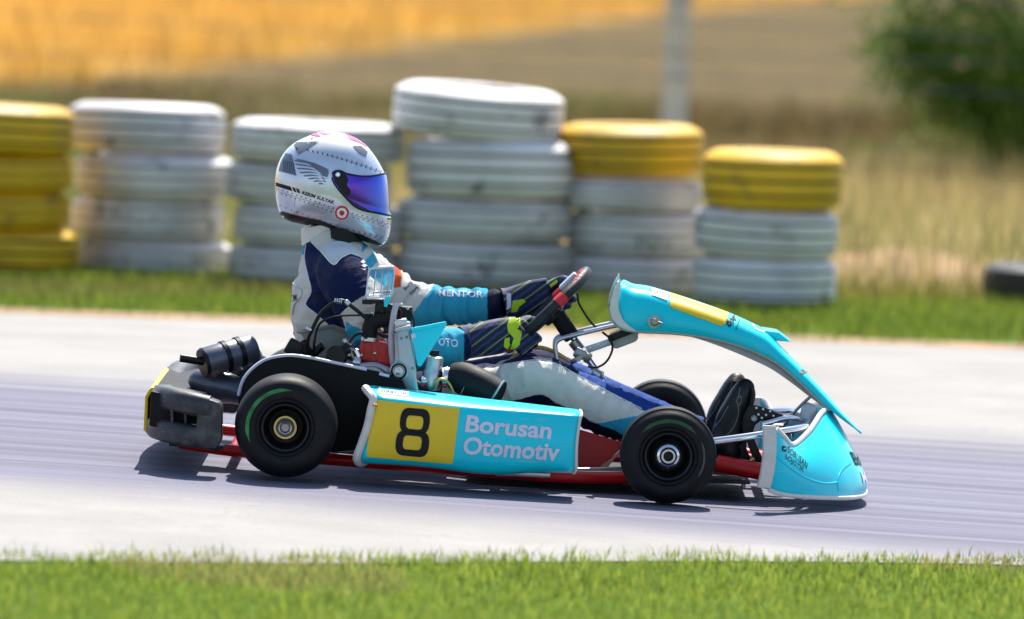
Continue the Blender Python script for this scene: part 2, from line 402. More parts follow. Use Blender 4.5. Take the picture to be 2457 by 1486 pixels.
# ------------------------------------------------------------------ grass
def leafmat(name, trans=.35):
    m, nd, lk, b = nodes(name)
    a = nd.new('ShaderNodeAttribute'); a.attribute_name = 'col'
    b.inputs['Roughness'].default_value = .6; b.inputs['Specular IOR Level'].default_value = .25
    lk.new(a.outputs['Color'], b.inputs['Base Color'])
    t = nd.new('ShaderNodeBsdfTranslucent'); lk.new(a.outputs['Color'], t.inputs['Color'])
    ms = nd.new('ShaderNodeMixShader'); ms.inputs[0].default_value = trans
    lk.new(b.outputs[0], ms.inputs[1]); lk.new(t.outputs[0], ms.inputs[2]); lk.new(ms.outputs[0], nd['Material Output'].inputs['Surface'])
    return m
LEAF = leafmat('leaf')
rng = np.random.default_rng(11)
def blades(name, P, h, wd, colA, colB, bend=.5, jit=.25):
    """P (n,3) base points; each blade is 2 quads-ish (5 verts, 3 tris)"""
    n = len(P); a = rng.uniform(0, 2 * np.pi, n); d = np.stack([np.cos(a), np.sin(a), np.zeros(n)], 1)
    s = np.stack([-np.sin(a), np.cos(a), np.zeros(n)], 1)
    h = np.asarray(h).reshape(-1, 1); wd = np.asarray(wd).reshape(-1, 1) * np.ones((n, 1)); b = (rng.uniform(.1, 1, (n, 1)) * bend) * h
    z = np.array([[0, 0, 1.0]])
    V = np.empty((n, 5, 3))
    V[:, 0] = P - s * wd / 2; V[:, 1] = P + s * wd / 2
    mid = P + z * h * .55 + d * b * .3
    V[:, 2] = mid - s * wd * .4; V[:, 3] = mid + s * wd * .4; V[:, 4] = P + z * h * .95 + d * b
    idx = np.arange(n)[:, None] * 5
    T = np.concatenate([idx + np.array([[0, 1, 3]]), idx + np.array([[0, 3, 2]]), idx + np.array([[2, 3, 4]])], 1).reshape(-1)
    me = bpy.data.meshes.new(name); me.vertices.add(n * 5); me.vertices.foreach_set('co', V.reshape(-1))
    me.loops.add(len(T)); me.loops.foreach_set('vertex_index', T.astype(np.int32)); nt = len(T) // 3
    me.polygons.add(nt); me.polygons.foreach_set('loop_start', np.arange(nt, dtype=np.int32) * 3)
    me.update(calc_edges=True)
    t = np.clip(rng.uniform(0, 1, (n, 1)), 0, 1); c = np.asarray(colA) * (1 - t) + np.asarray(colB) * t
    c = c * (1 + rng.uniform(-jit, jit, (n, 1)))
    at = me.color_attributes.new('col', 'FLOAT_COLOR', 'POINT')
    C = np.ones((n, 5, 4)); C[:, :, :3] = c[:, None, :]
    at.data.foreach_set('color', C.reshape(-1)); me.materials.append(LEAF)
    o = bpy.data.objects.new(name, me); COL.objects.link(o); return o
def gzv(P, dz=-.014): return np.array([gz(x, y) + dz for x, y in P])
def scatter(n, x0, x1, f0, f1, keep=None):
    x = rng.uniform(x0, x1, n); t = rng.uniform(0, 1, n)
    y = np.array([f0(a) + (f1(a) - f0(a)) * b for a, b in zip(x, t)])
    P = np.stack([x, y], 1)
    if keep is not None: P = P[[keep(a, b) for a, b in P]]
    return np.concatenate([P, gzv(P)[:, None]], 1)
def patch(x, y, s=1.0, o=0): return noise.noise(Vector((x * s, y * s, o)))
# near verge
P = scatter(135000, -4.2, 4.2, lambda x: near_edge(x) - 2.9, lambda x: near_edge(x) + .22,
            lambda x, y: (y < near_edge(x) + .03 + .20 * patch(x, y, 1.6) + .12 * patch(x, y, 5, 8) or random.random() < .22 + .9 * patch(x, y, 5, 3)))
hh = np.array([.020 + .032 * random.random() ** 2 + .026 * max(0, patch(x, y, 1.6, 7)) for x, y, _ in P])
pt = np.array([[patch(x, y, .9, 4)] for x, y, _ in P])
cA = np.where(pt > .30, np.array([[.32, .30, .08]]), np.array([[.20, .28, .025]])); cB = np.where(pt > .30, np.array([[.46, .42, .12]]), np.array([[.42, .46, .08]]))
o = blades('near_verge_grass', P, hh, .0045, cA, cB, .7); tag(o, 'short bright green grass verge along the near road edge', 'grass', kind='stuff')
# far verge, short grass between road and tyre wall
P = scatter(75000, -7, 7, lambda x: far_edge(x) + .20, lambda x: far_edge(x) + 4.2,
            lambda x, y: (y - far_edge(x) > .45 + .3 * patch(x, y, 1.3) or random.random() < .25))
hh = np.array([.03 + .05 * random.random() for _ in P]); pt = np.array([[patch(x, y, .8, 2)] for x, y, _ in P])
cA = np.where(pt > .25, np.array([[.20, .18, .045]]), np.array([[.15, .21, .02]])); cB = np.where(pt > .25, np.array([[.30, .27, .07]]), np.array([[.29, .34, .05]]))
o = blades('far_verge_grass', P, hh, .006, cA, cB, .6); tag(o, 'mown green grass strip between road and tyre wall', 'grass', kind='stuff')
# dry tall grass behind the tyre wall
P = scatter(90000, -9, 9, lambda x: 9.4, lambda x: 34.0, lambda x, y: abs(x) < 3.2 + .16 * y and random.random() < .55 + 1.3 * patch(x, y, .45, 9))
hh = np.array([(.10 + .26 * random.random()) * (1.0 + .6 * max(0, patch(x, y, .6, 1))) * (.65 if y > 20 else 1) for x, y, _ in P])
gr = np.array([[1.0 if (x < -.9 and y < 22 and patch(x, y, .5, 2) > -.25) or patch(x, y, .35, 6) > .12 else 0.0] for x, y, _ in P])
far = np.array([[sm(17, 26, y)] for x, y, _ in P])  # farther blades turn darker, the same shade painted into their colour
cA = (np.array([[.36, .27, .10]]) * (1 - far) + np.array([[.12, .083, .026]]) * far) * (1 - gr) + gr * np.array([[.13, .17, .03]])
cB = (np.array([[.54, .44, .20]]) * (1 - far) + np.array([[.20, .145, .05]]) * far) * (1 - gr) + gr * np.array([[.28, .30, .09]])
o = blades('dry_grass', P, hh, .008, cA, cB, .6); tag(o, 'tall dry straw coloured grass behind the tyre wall', 'grass', kind='stuff')
# ripe crop, beyond the diagonal boundary
P = scatter(60000, -14, 14, lambda x: 34.0, lambda x: 110.0, lambda x, y: (-(x - A_.x) * dy / L_ + (y - A_.y) * dx / L_) > .1 + .8 * patch(x, y, .3))
hh = np.array([.25 + .2 * random.random() for _ in P])
o = blades('ripe_crop', P, hh, .03, np.array([[.70, .39, .07]]), np.array([[.80, .51, .14]]), .5); tag(o, 'golden ripe crop in the far field', 'crop', kind='stuff')

# ------------------------------------------------------------------ tyre wall
def tyre_mesh(name, R, H, mat):
    h = H / 2; pr = [(R * .58, -h * .80), (R * .60, -h * .93), (R * .68, -h), (R * .80, -h * .99), (R * .87, -h * .93), (R * .94, -h * .80)]
    g = [-.78, -.52, -.26, 0.0, .26, .52, .78]
    for a in (-.50, 0.0, .50):
        pr += [(R * (.994 if a else 1.0), h * (a - .055)), (R * .935, h * (a - .03)), (R * .935, h * (a + .03)), (R * (.994 if a else 1.0), h * (a + .055))]
    pr.insert(6, (R * .985, -h * .70)); pr += [(R * .985, h * .70)]
    pr += [(R * .94, h * .80), (R * .87, h * .93), (R * .80, h * .99), (R * .68, h), (R * .60, h * .93), (R * .58, h * .80), (R * .60, h * .4), (R * .86, 0), (R * .60, -h * .4)]
    v, f = lathe(pr, (0, 0, 0), (0, 0, 1), 72, close=True)
    me = bpy.data.meshes.new(name); me.from_pydata([tuple(q) for q in v], [], f); me.materials.append(mat)
    bm = bmesh.new(); bm.from_mesh(me); bmesh.ops.recalc_face_normals(bm, faces=bm.faces[:]); bm.to_mesh(me); bm.free()
    me.polygons.foreach_set('use_smooth', [True] * len(me.polygons)); me.set_sharp_from_angle(angle=math.radians(38))
    return me
def tyre_paint(name, col, worn):
    m, nd, lk, b = nodes(name)
    tc = nd.new('ShaderNodeTexCoord'); V3 = tc.outputs['Object']
    oi = nd.new('ShaderNodeObjectInfo'); off = nd.new('ShaderNodeVectorMath'); off.operation = 'ADD'
    lk.new(V3, off.inputs[0]); lk.new(oi.outputs['Location'], off.inputs[1])
    n1 = nnoise(nd, lk, off.outputs[0], 7, 8, None, .7); n2 = nnoise(nd, lk, off.outputs[0], 2.2, 4)
    sp = nd.new('ShaderNodeSeparateXYZ'); lk.new(V3, sp.inputs[0])
    rad = nmath(nd, lk, 'SQRT', nmath(nd, lk, 'ADD', nmath(nd, lk, 'MULTIPLY', sp.outputs[0], sp.outputs[0]), nmath(nd, lk, 'MULTIPLY', sp.outputs[1], sp.outputs[1])))
    c = nmix(nd, lk, nrange(nd, lk, n2, .3, .7), tuple(k * .66 for k in col), col)
    c = nmix(nd, lk, nrange(nd, lk, n1, .55, .66, 0, worn), c, (.05, .048, .045))
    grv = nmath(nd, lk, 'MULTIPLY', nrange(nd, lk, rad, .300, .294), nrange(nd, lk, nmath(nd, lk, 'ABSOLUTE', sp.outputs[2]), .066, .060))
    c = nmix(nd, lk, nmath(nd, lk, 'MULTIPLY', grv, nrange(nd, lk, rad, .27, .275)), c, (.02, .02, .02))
    lk.new(c, b.inputs['Base Color']); b.inputs['Roughness'].default_value = .55
    bp = nd.new('ShaderNodeBump'); bp.inputs['Strength'].default_value = .3; bp.inputs['Distance'].default_value = .01
    lk.new(n1, bp.inputs['Height']); lk.new(bp.outputs[0], b.inputs['Normal']); return m
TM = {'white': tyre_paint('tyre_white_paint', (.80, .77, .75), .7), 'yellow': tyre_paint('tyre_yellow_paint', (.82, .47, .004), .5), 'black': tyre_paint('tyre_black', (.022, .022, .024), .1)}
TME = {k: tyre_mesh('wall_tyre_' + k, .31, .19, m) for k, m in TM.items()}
ORD = ['bottom', 'second from the ground', 'third from the ground', 'top']
STACKS = [
    ('of the stack at the left edge', -35, .33, [('yellow', 258, 370), ('yellow', 373, 461), ('yellow', 464, 550), ('yellow', 554, 662)]),
    ('of the all-white stack nearest the left edge', 345, .325, [('white', 258, 373), ('white', 380, 478), ('white', 484, 578), ('white', 584, 668)]),
    ('of the stack behind the helmet', 748, .345, [('white', 300, 395), ('white', 402, 496), ('white', 502, 596), ('white', 602, 690)]),
    ('of the tallest stack, right of the helmet', 1162, .355, [('white', 217, 334), ('white', 345, 480), ('white', 489, 582), ('white', 588, 698)]),
    ('of the stack above the steering wheel', 1525, .30, [('yellow', 309, 424), ('white', 440, 512), ('white', 520, 616), ('white', 622, 718)]),
    ('of the rightmost stack', 1850, .285, [('yellow', 370, 504), ('white', 509, 620), ('white', 628, 738)]),
]
DY = {0: 0, 1: .27, 2: .05, 3: -.20, 4: .12, 5: -.17}
for si, (ph, cx, R, ts) in enumerate(STACKS):
    yb = ts[-1][2]; base = G(cx, yb); Yf = base.y + DY[si]
    nT = len(ts)
    for k, (c, t, b) in enumerate(ts):
        top = K(cx, t, Yf); bot = K(cx, b, Yf); H = top.z - bot.z + .012
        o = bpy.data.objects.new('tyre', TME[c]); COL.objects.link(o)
        r_ = R * random.uniform(.97, 1.03); o.scale = (r_ / .31, r_ / .31, H / .19)
        o.location = (bot.x + random.uniform(-.03, .03), Yf + R + random.uniform(-.015, .02), (top.z + bot.z) / 2)
        o.rotation_euler = (random.uniform(-.02, .02) + (.03 if k == 0 and nT == 4 else 0), random.uniform(-.015, .015), random.uniform(0, 6))
        pos = 'bottom' if k == nT - 1 else 'topmost' if k == 0 else {1: 'second', 2: 'third'}[nT - 1 - k] + ' from the ground'
        tag(o, f'{c} painted tyre, {pos} {ph}'.replace(',,', ','), 'tyre', 'painted tyres of the track barrier')
p = G(2530, 735)
o = bpy.data.objects.new('tyre', TME['black']); COL.objects.link(o); top = K(2530, 644, p.y)
o.scale = (.9, .9, (top.z - p.z) / .19); o.location = (p.x, p.y + .28, (top.z + p.z) / 2 + .0); tag(o, 'bare black tyre lying alone on the grass at the right edge', 'tyre')
# clay heap between last stack and black tyre
c0 = G(2170, 660)
V, F = [], []
n, m_ = 40, 16
for j in range(m_ + 1):
    for i in range(n):
        a = 2 * math.pi * i / n; t = j / m_
        x = math.cos(a) * .50 * t; y = math.sin(a) * .35 * t
        z = .085 * (1 - t * t) ** 1.0 * (1 + .6 * noise.noise(Vector((x * 6, y * 6, 2)))) - .02 * t
        V.append((c0.x + x, c0.y + .35 + y, z))
for j in range(m_):
    for i in range(n): F.append((j * n + i, j * n + (i + 1) % n, (j + 1) * n + (i + 1) % n, (j + 1) * n + i))
o = obj('soil_heap', V, F, M('clay', (.44, .27, .15), .95, var=.25, vs=9, bump=.8, bs=40), None, True, 180)
tag(o, 'low reddish clay heap right of the tyre stacks', 'soil heap')

# ------------------------------------------------------------------ wire fence
pb = G(1614, 388); Yf = pb.y
fe = empty('wire_fence', (pb.x, Yf, 0)); tag(fe, 'concrete post with thin wires strung across the dry field', 'fence')
for k, xo in enumerate((0, 5.2, -5.2)):
    s = .08
    rings = []
    for z in np.linspace(-.1, 2.4, 14):
        q = s * (1 - .06 * z)
        rings.append([Vector((pb.x + xo + a * q, Yf + b * q, z)) for a, b in ((-1, -.8), (-.8, -1), (.8, -1), (1, -.8), (1, .8), (.8, 1), (-.8, 1), (-1, .8))])
    v, f = loft(rings); obj('post', v, f, MATS['concrete'], fe, False)
for pts in ([(-900, -90), (830, 2), (1614, 47), (2457, 98), (3300, 150)], [(-900, -55), (1500, 0), (1614, 2), (2457, 14), (3300, 60)], [(-900, -20), (1614, 125), (2457, 150), (3300, 190)], [(-900, 95), (1614, 185), (2457, 228), (3300, 260)]):
    v, f = tube([K(a, b, Yf - .09) for a, b in pts], .0045, 6, 8); obj('wire', v, f, MATS['wire'], fe)

# ------------------------------------------------------------------ bush at the right
def bush(name, c, rx, ry, rz, nl, label, cA, cB):
    e = empty(name, (c[0], c[1], 0)); tag(e, label, 'bush')
    vf = []
    for k in range(7):
        a = random.uniform(0, 6.28); q = random.uniform(.3, .8)
        tip = Vector((c[0] + math.cos(a) * rx * q, c[1] + math.sin(a) * ry * q, c[2] + rz * random.uniform(-.1, .8)))
        vf.append(tube([(c[0] + .05 * math.cos(a), c[1] + .05 * math.sin(a), -.05), (c[0] + .3 * (tip.x - c[0]), c[1] + .3 * (tip.y - c[1]), c[2] * .6), tip], [.04, .025, .008], 7, 4))
    v, f = join(*vf); obj('trunk', v, f, MATS['bark'], e)
    cl = []
    for k in range(110):
        d = Vector((random.gauss(0, 1), random.gauss(0, 1), random.gauss(0, 1))).normalized() * random.uniform(.35, 1) ** .5
        cl.append(Vector((c[0] + d.x * rx, c[1] + d.y * ry, max(.15, c[2] + d.z * rz))))
    P, S = [], []
    N = nl; V = np.empty((N, 4, 3)); C = np.ones((N, 4, 4))
    for i in range(N):
        q = cl[i % len(cl)]; p = q + Vector((random.gauss(0, .14), random.gauss(0, .14), random.gauss(0, .12)))
        a = Vector((random.gauss(0, 1), random.gauss(0, 1), random.gauss(0, .6))).normalized(); b = a.cross(Vector((random.gauss(0, 1), random.gauss(0, 1), random.gauss(0, 1)))).normalized()
        l = random.uniform(.035, .065); wd = l * .28
        V[i, 0] = p; V[i, 1] = p + a * l * .5 + b * wd; V[i, 2] = p + a * l; V[i, 3] = p + a * l * .5 - b * wd
        t = random.random(); col = [cA[j] * (1 - t) + cB[j] * t for j in range(3)]; C[i, :, :3] = col
    me = bpy.data.meshes.new('crown'); me.from_pydata(V.reshape(-1, 3).tolist(), [], np.arange(N * 4).reshape(-1, 4).tolist())
    at = me.color_attributes.new('col', 'FLOAT_COLOR', 'POINT'); at.data.foreach_set('color', C.reshape(-1))
    obj_me('crown', me, LEAF, e, False, fix=False)
bc = K(2540, 120, 24.0)
bush('green_bush', (bc.x, 24.0, 1.20), 1.12, .9, 1.25, 34000, 'dense green bush at the upper right edge', (.06, .15, .012), (.20, .34, .025))
# ------------------------------------------------------------------ decals: shapes laid on a built surface
def lay(name, v2, faces, bvh, mat, parent, off=.0015, Yref=-.5, edge=7.0, smooth=True):
    bm = bmesh.new(); vs = [bm.verts.new((a, b, 0)) for a, b in v2]
    for f in faces:
        try: bm.faces.new([vs[i] for i in f])
        except ValueError: pass
    bmesh.ops.triangulate(bm, faces=bm.faces[:])
    for _ in range(6):
        ed = [e for e in bm.edges if e.calc_length() > edge]
        if not ed: break
        bmesh.ops.subdivide_edges(bm, edges=ed, cuts=1); bmesh.ops.triangulate(bm, faces=bm.faces[:])
    V = []
    for v in bm.verts:
        d = ray(v.co.x, v.co.y); loc, nor, i, dist = bvh.ray_cast(CAM, d)
        if loc is None:
            q = K(v.co.x, v.co.y, Yref); loc, nor, i, dist = bvh.find_nearest(q)
        if nor.dot(d) > 0: nor = -nor
        V.append(loc + nor * off)
    bm.verts.index_update(); F = [tuple(v.index for v in f.verts) for f in bm.faces]; bm.free()
    me = bpy.data.meshes.new(name); me.from_pydata([tuple(v) for v in V], [], F)
    me.materials.append(mat)
    if smooth: me.polygons.foreach_set('use_smooth', [True] * len(me.polygons))
    o = bpy.data.objects.new(name, me); return link(o, parent)
def poly_decal(name, px, bvh, mat, parent, off=.0015, Yref=-.5, rnd=0, edge=7):
    if rnd: px = [(p[0], p[1]) for p in rpoly(px, rnd)]
    return lay(name, px, [tuple(range(len(px)))], bvh, mat, parent, off, Yref, edge)
TXT = {}
def text2d(s, bold=.0, shear=0.0):
    k = (s, bold, shear)
    if k in TXT: return TXT[k]
    cu = bpy.data.curves.new('t', 'FONT'); cu.body = s; cu.size = 1; cu.offset = bold; cu.shear = shear; cu.resolution_u = 3
    o = bpy.data.objects.new('t', cu); COL.objects.link(o); dg = bpy.context.evaluated_depsgraph_get()
    me = bpy.data.meshes.new_from_object(o.evaluated_get(dg))
    v = [(q.co.x, q.co.y) for q in me.vertices]; f = [tuple(p.vertices) for p in me.polygons]
    bpy.data.objects.remove(o); bpy.data.curves.remove(cu); bpy.data.meshes.remove(me)
    x0, x1 = min(a for a, b in v), max(a for a, b in v); y0, y1 = min(b for a, b in v), max(b for a, b in v)
    TXT[k] = ([((a - x0) / (x1 - x0), (b - y0) / (y1 - y0)) for a, b in v], f); return TXT[k]
def quad(q, u, v):
    """q: TL TR BR BL in pixels, v up"""
    TL, TR, BR, BL = [Vector(p) for p in q]; a = BL + (BR - BL) * u; b = TL + (TR - TL) * u; p = a + (b - a) * v; return (p.x, p.y)
def text_decal(name, s, q, bvh, mat, parent, bold=.012, off=.002, shear=0, Yref=-.5, edge=12):
    v, f = text2d(s, bold, shear); return lay(name, [quad(q, a, b) for a, b in v], f, bvh, mat, parent, off, Yref, edge)

# ------------------------------------------------------------------ the kart
kc = K(1180, 1180, 0); kart = empty('go_kart', (kc.x, 0, gz(kc.x, 0)))
tag(kart, 'turquoise racing go-kart with yellow number 8 side panel on the track', 'go-kart')
def outward(o):
    me = o.data; ys = [p.center.y for p in me.polygons]; p = me.polygons[ys.index(min(ys))]
    if p.normal.y > 0:
        me.flip_normals()
def each(name, vfs, mat, parent=None):
    for vf in vfs: kp(name, vf, mat, parent)
def kp(name, vf, mat, parent=None, smooth=True, angle=40): return obj(name, vf[0], vf[1], MATS[mat], parent or kart, smooth, angle)

# --- wheels
def wheel(px, py, Yo, R, W, far, rear):
    c = K(px, py, -abs(Yo)); s = 1
    if far: c.y = -c.y; s = -1
    e = empty('wheel', c); e.parent = kart; e.matrix_parent_inverse = Matrix.Translation(-WLOC[kart.name])
    # profile along axis: 0 = outer face, +W inward
    rb = .0665
    pr = [(rb, .012), (rb + .004, .006), (rb + .012, .003), (R * .62, .000), (R * .74, -.001), (R * .84, .003), (R * .915, .011), (R * .965, .024), (R * .99, .040), (R, .062),
          (R * 1.003, W / 2), (R, W - .062), (R * .99, W - .040), (R * .965, W - .024), (R * .915, W - .011), (R * .84, W - .003), (R * .74, W + .001), (R * .62, W), (rb + .012, W - .003), (rb, W - .012)]
    if W < .15: pr = [(a, b if b < .03 or b > W - .03 else (b * .62 if b < W / 2 else W - (W - b) * .62)) for a, b in pr]
    ax = (0, s, 0)
    kp('tyre', lathe(pr, c, ax, 96), 'rubber', e, True, 60)
    # raised ring on the sidewall near the rim
    kp('bead_ring', lathe([(rb + .004, .010), (rb + .006, -.002), (rb + .010, -.003), (rb + .013, .004)], c, ax, 64), 'blackmat', e)
    if not far:
        r0, r1 = R * .70, R * .775
        def arc(a0, a1, mat, name, r0, r1):
            V, F = [], []
            n = 40
            for k in range(n + 1):
                a = math.radians(a0 + (a1 - a0) * k / n); tp = min(1, min(k, n - k) / 6)
                for r in (r0 + (r1 - r0) * .5 * (1 - tp), r1 - (r1 - r0) * .5 * (1 - tp)):
                    V.append(Vector((c.x + math.cos(a) * r, c.y - .0042, c.z + math.sin(a) * r)))
            for k in range(n): F.append((2 * k, 2 * k + 1, 2 * k + 3, 2 * k + 2))
            kp(name, (V, F), mat, e, False)
        if rear: arc(80, 205, 'rubbergreen', 'sidewall_stripe', r0, r1)
        else:
            arc(40, 140, 'rubbergreen_dim', 'sidewall_stripe', r0, r1); arc(-35, 28, 'rubbergrey', 'sidewall_stripe', R * .72, R * .76)
    # rim: dished bowl
    kp('rim', lathe([(rb + .002, .010), (rb - .002, .004), (rb - .007, .006), (rb - .009, .03), (rb - .016, .052), (.045, .062), (.030, .066), (.012, .066)], c, ax, 64), 'rim', e)
    if rear:
        kp('hub', lathe([(.030, .066), (.034, .050), (.034, .020), (.031, .012), (.026, .012), (.025, .024), (.020, .026)], c, ax, 40), 'gold', e)
        kp('axle_end', lathe([(.0215, .030), (.021, .004), (.018, .000), (.015, .002), (.0145, .012)], c, ax, 32), 'alu', e)
        kp('axle_core', lathe([(.0146, .010), (.012, .009), (.011, .006), (1e-4, .006)], c, ax, 6), 'steel', e)
    else:
        kp('hub', lathe([(.036, .066), (.040, .045), (.040, .030), (.036, .022), (.028, .018), (.024, .016), (.023, .030)], c, ax, 40), 'chrome', e)
        kp('axle_end', lathe([(.022, .030), (.0215, .012), (.019, .006), (.014, .006), (.013, .010), (.0125, .012)], c, ax, 28), 'alu', e)
        kp('bore', lathe([(.0126, .011), (.010, .012), (.009, .018), (1e-4, .018)], c, ax, 24), 'black', e)
        each('bolt', [bolt((c.x + .031 * math.cos(a), c.y + s * .026, c.z + .031 * math.sin(a)), .0045, (0, -s, 0), .006) for a in (0.5, 2.6, 4.7)], 'steel', e)
    return e, c
_, RC = wheel(684, 1027, -.685, .139, .20, False, True); wheel(684, 1027, -.685, .139, .20, True, True)
_, FC = wheel(1604, 1096, -.60, .1315, .135, False, False); wheel(1604, 1096, -.60, .1315, .135, True, False)
kp('rear_axle', cyl((RC.x, -.63, RC.z), (RC.x, .63, RC.z), .02), 'steel')
for s in (-1, 1):
    kp('stub_axle', join(cyl((FC.x, s * .56, FC.z), (FC.x, s * .40, FC.z), .0125), cyl((FC.x - .005, s * .40, FC.z - .06), (FC.x + .008, s * .40, FC.z + .06), .016)), 'steel')
    kp('track_rod', tube([(FC.x - .05, s * .40, FC.z - .02), (FC.x - .02, s * .03, FC.z + .01)], .007, 8), 'chrome')

# --- chassis
def mir(*p): return [Vector((q.x, -q.y, q.z)) for q in p]
rail = [K(430, 1062, -.33), K(560, 1082, -.34), K(860, 1108, -.36), K(1150, 1130, -.36), K(1330, 1143, -.35), K(1500, 1146, -.30), K(1640, 1128, -.24), K(1730, 1118, -.21), K(1850, 1140, -.21)]
kp('chassis_rail', tube(rail, .0165, 12, 5), 'red'); kp('chassis_rail', tube(mir(*rail), .0165, 12, 5), 'red')
kp('front_tube', tube([K(1720, 1112, -.23), K(1770, 1121, -.235), K(1845, 1136, -.24)], .024, 16, 3), 'red')
kp('front_tube', tube([Vector((q.x, -q.y, q.z)) for q in (K(1720, 1112, -.23), K(1770, 1121, -.235), K(1845, 1136, -.24))], .024, 16, 3), 'red')
for px, py in ((560, 1082), (1330, 1143), (1560, 1140), (1840, 1136)):
    a = K(px, py, -.33); kp('cross_tube', cyl((a.x, -.34, a.z), (a.x, .34, a.z), .015), 'red')
ft = [K(1120, 1143, -.3), K(1800, 1162, -.3)]
fl = [(ft[0].x, ft[0].z), (ft[1].x, ft[1].z)]
tv = []
for (x, z) in fl:
    for y in (-.31, .31): tv += [Vector((x, y, z)), Vector((x, y, z + .003))]
kp('floor_tray', ([tv[0], tv[1], tv[2], tv[3], tv[4], tv[5], tv[6], tv[7]], [(0, 2, 6, 4), (1, 5, 7, 3), (0, 4, 5, 1), (2, 3, 7, 6), (0, 1, 3, 2), (4, 6, 7, 5)]), 'blackmat', None, False)
kp('skid_plate', prism([(1180, 1130), (1322, 1136), (1318, 1147), (1190, 1143)], -.5, -.40, .002), 'alu')
fk = kp('floor_panel', prism([(1380, 1028), (1440, 1046), (1494, 1062), (1492, 1076), (1436, 1125), (1376, 1125)], -.22, -.208, .002), 'red', None, False)
kp('panel_edge', prism([(1437, 1125), (1492.5, 1077), (1497, 1088), (1476, 1100), (1456, 1125)], -.22, -.208, .002), 'tanpanel', fk, False)
kp('brake_rod', tube([K(1370, 1126, -.40), K(1500, 1122, -.38), K(1700, 1102, -.25)], .0035, 8, 3), 'steel')
for s in (-1, 1):
    a = K(1000, 1115, -.36); b = K(1000, 1060, -.58); c = K(1280, 1130, -.36); d = K(1280, 1080, -.55)
    pts = [a, b, d, c]; pts = [Vector((q.x, s * abs(q.y), q.z)) for q in pts]
    kp('pod_bar', tube(pts, .010, 10, 5), 'steel')

# --- side pod
def pod(mirror_it=False):
    L = [(892, 924, -.43), (884, 926, -.52), (884, 932, -.60), (896, 946, -.640), (903, 958, -.655), (897, 985, -.662), (890, 1020, -.664), (876, 1062, -.663), (865, 1092, -.658), (864, 1104, -.645), (870, 1112, -.62), (880, 1110, -.54), (885, 1106, -.45)]
    Rr = [(1384, 982, -.43), (1390, 985, -.49), (1393, 990, -.55), (1393, 997, -.585), (1390, 1006, -.600), (1386, 1030, -.606), (1382, 1065, -.608), (1381, 1095, -.606), (1381, 1118, -.600), (1380, 1128, -.588), (1375, 1135, -.565), (1375, 1133, -.51), (1375, 1128, -.45)]
    rings = []; n = 44
    for i in range(n + 1):
        t = i / n; ring = []
        for j, (a, b) in enumerate(zip(L, Rr)):
            px = a[0] + (b[0] - a[0]) * t; py = a[1] + (b[1] - a[1]) * t; Y = a[2] + (b[2] - a[2]) * t
            bul = math.exp(-((t - .58) / .22) ** 2)
            if j >= 9: py += 13 * bul
            if j in (7, 8): py += 6 * bul
            if j in (2, 3, 4): py += 4 * math.exp(-((t - .45) / .3) ** 2)
            # fade of the upper crease toward the front
            if j in (4, 5): Y += .006 * t
            # ends tuck in a little
            e = max(0, 1 - t / .03) + max(0, 1 - (1 - t) / .03)
            Y += .010 * e * e if 2 <= j <= 10 else 0
            ring.append(K(px, py, Y))
        ring = catmull(ring, 3)
        rings.append(ring)
    v, f = loft(rings, closed=False)
    # inner closing wall
    return v, f, rings
v, f, rings = pod()
sp_ = kp('side_pod', (v, f), 'cyan', None, True, 60); outward(sp_)
m_ = sp_.modifiers.new('thickness', 'SOLIDIFY'); m_.thickness = .006; m_.offset = -1
BV_POD = bvh_of(sp_)
def inset_edge(ring, dx): return [p + Vector((dx, 0, 0)) for p in ring]
ce = Vector((0, .5, 0))
kp('edge_trim', tube(inset_edge(rings[0], -.008)[6:], .0115, 8, 1), 'offwhite', sp_)
kp('edge_trim', tube(inset_edge(rings[-1], .002)[3:], .0045, 8, 1), 'offwhite', sp_)
# end walls set back inside the pod
for rg, dx, mt in ((rings[1], .0, 'offwhite'), (rings[-2], .0, 'cyan')):
    P = [q + Vector((dx, .008, 0)) for q in rg]; kp('end_wall', (P, [tuple(range(len(P)))]), mt, sp_, False)
NPQ = [(896, 960), (1103, 980), (1086, 1113), (879, 1096)]
poly_decal('number_panel', NPQ, BV_POD, MATS['yellow'], sp_, .0016, rnd=4)
def eight():
    """rounded-rectangle figure 8 as outline ring pieces in unit square (v up)"""
    def rr(x0, y0, x1, y1, r): return [(p[0], p[1]) for p in rpoly([(x0, y0), (x1, y0), (x1, y1), (x0, y1)], r, 6)]
    out_t = rr(.06, .47, .95, 1.0, .28); in_t = rr(.25, .565, .76, .845, .12)
    out_b = rr(.0, 0.0, 1.0, .53, .28); in_b = rr(.215, .135, .775, .425, .12)
    V, F = [], []
    for o_, i_ in ((out_t, in_t), (out_b, in_b)):
        n = len(o_); b = len(V); V += o_ + i_
        for k in range(n): F.append((b + k, b + (k + 1) % n, b + n + (k + 1) % n, b + n + k))
    return V, F
V8, F8 = eight()
Q8 = [(958, 977), (1038, 984), (1026, 1098), (946, 1091)]
Q8b = [(956, 975), (1040, 982), (1028, 1100), (944, 1093)]
lay('race_number', [quad(Q8, a, b) for a, b in V8], F8, BV_POD, MATS['decalblack'], sp_, .0032)
text_decal('lettering', 'Borusan', [(1121, 996), (1327, 1013), (1321, 1055), (1115, 1037)], BV_POD, MATS['lilac'], sp_, .028)
text_decal('lettering', 'Otomotiv', [(1115, 1047), (1346, 1064), (1339, 1107), (1109, 1090)], BV_POD, MATS['lilac'], sp_, .028)
poly_decal('name_sticker', [(907, 934), (981, 941), (980, 952), (906, 944)], BV_POD, MATS['lilac'], sp_, .0016)
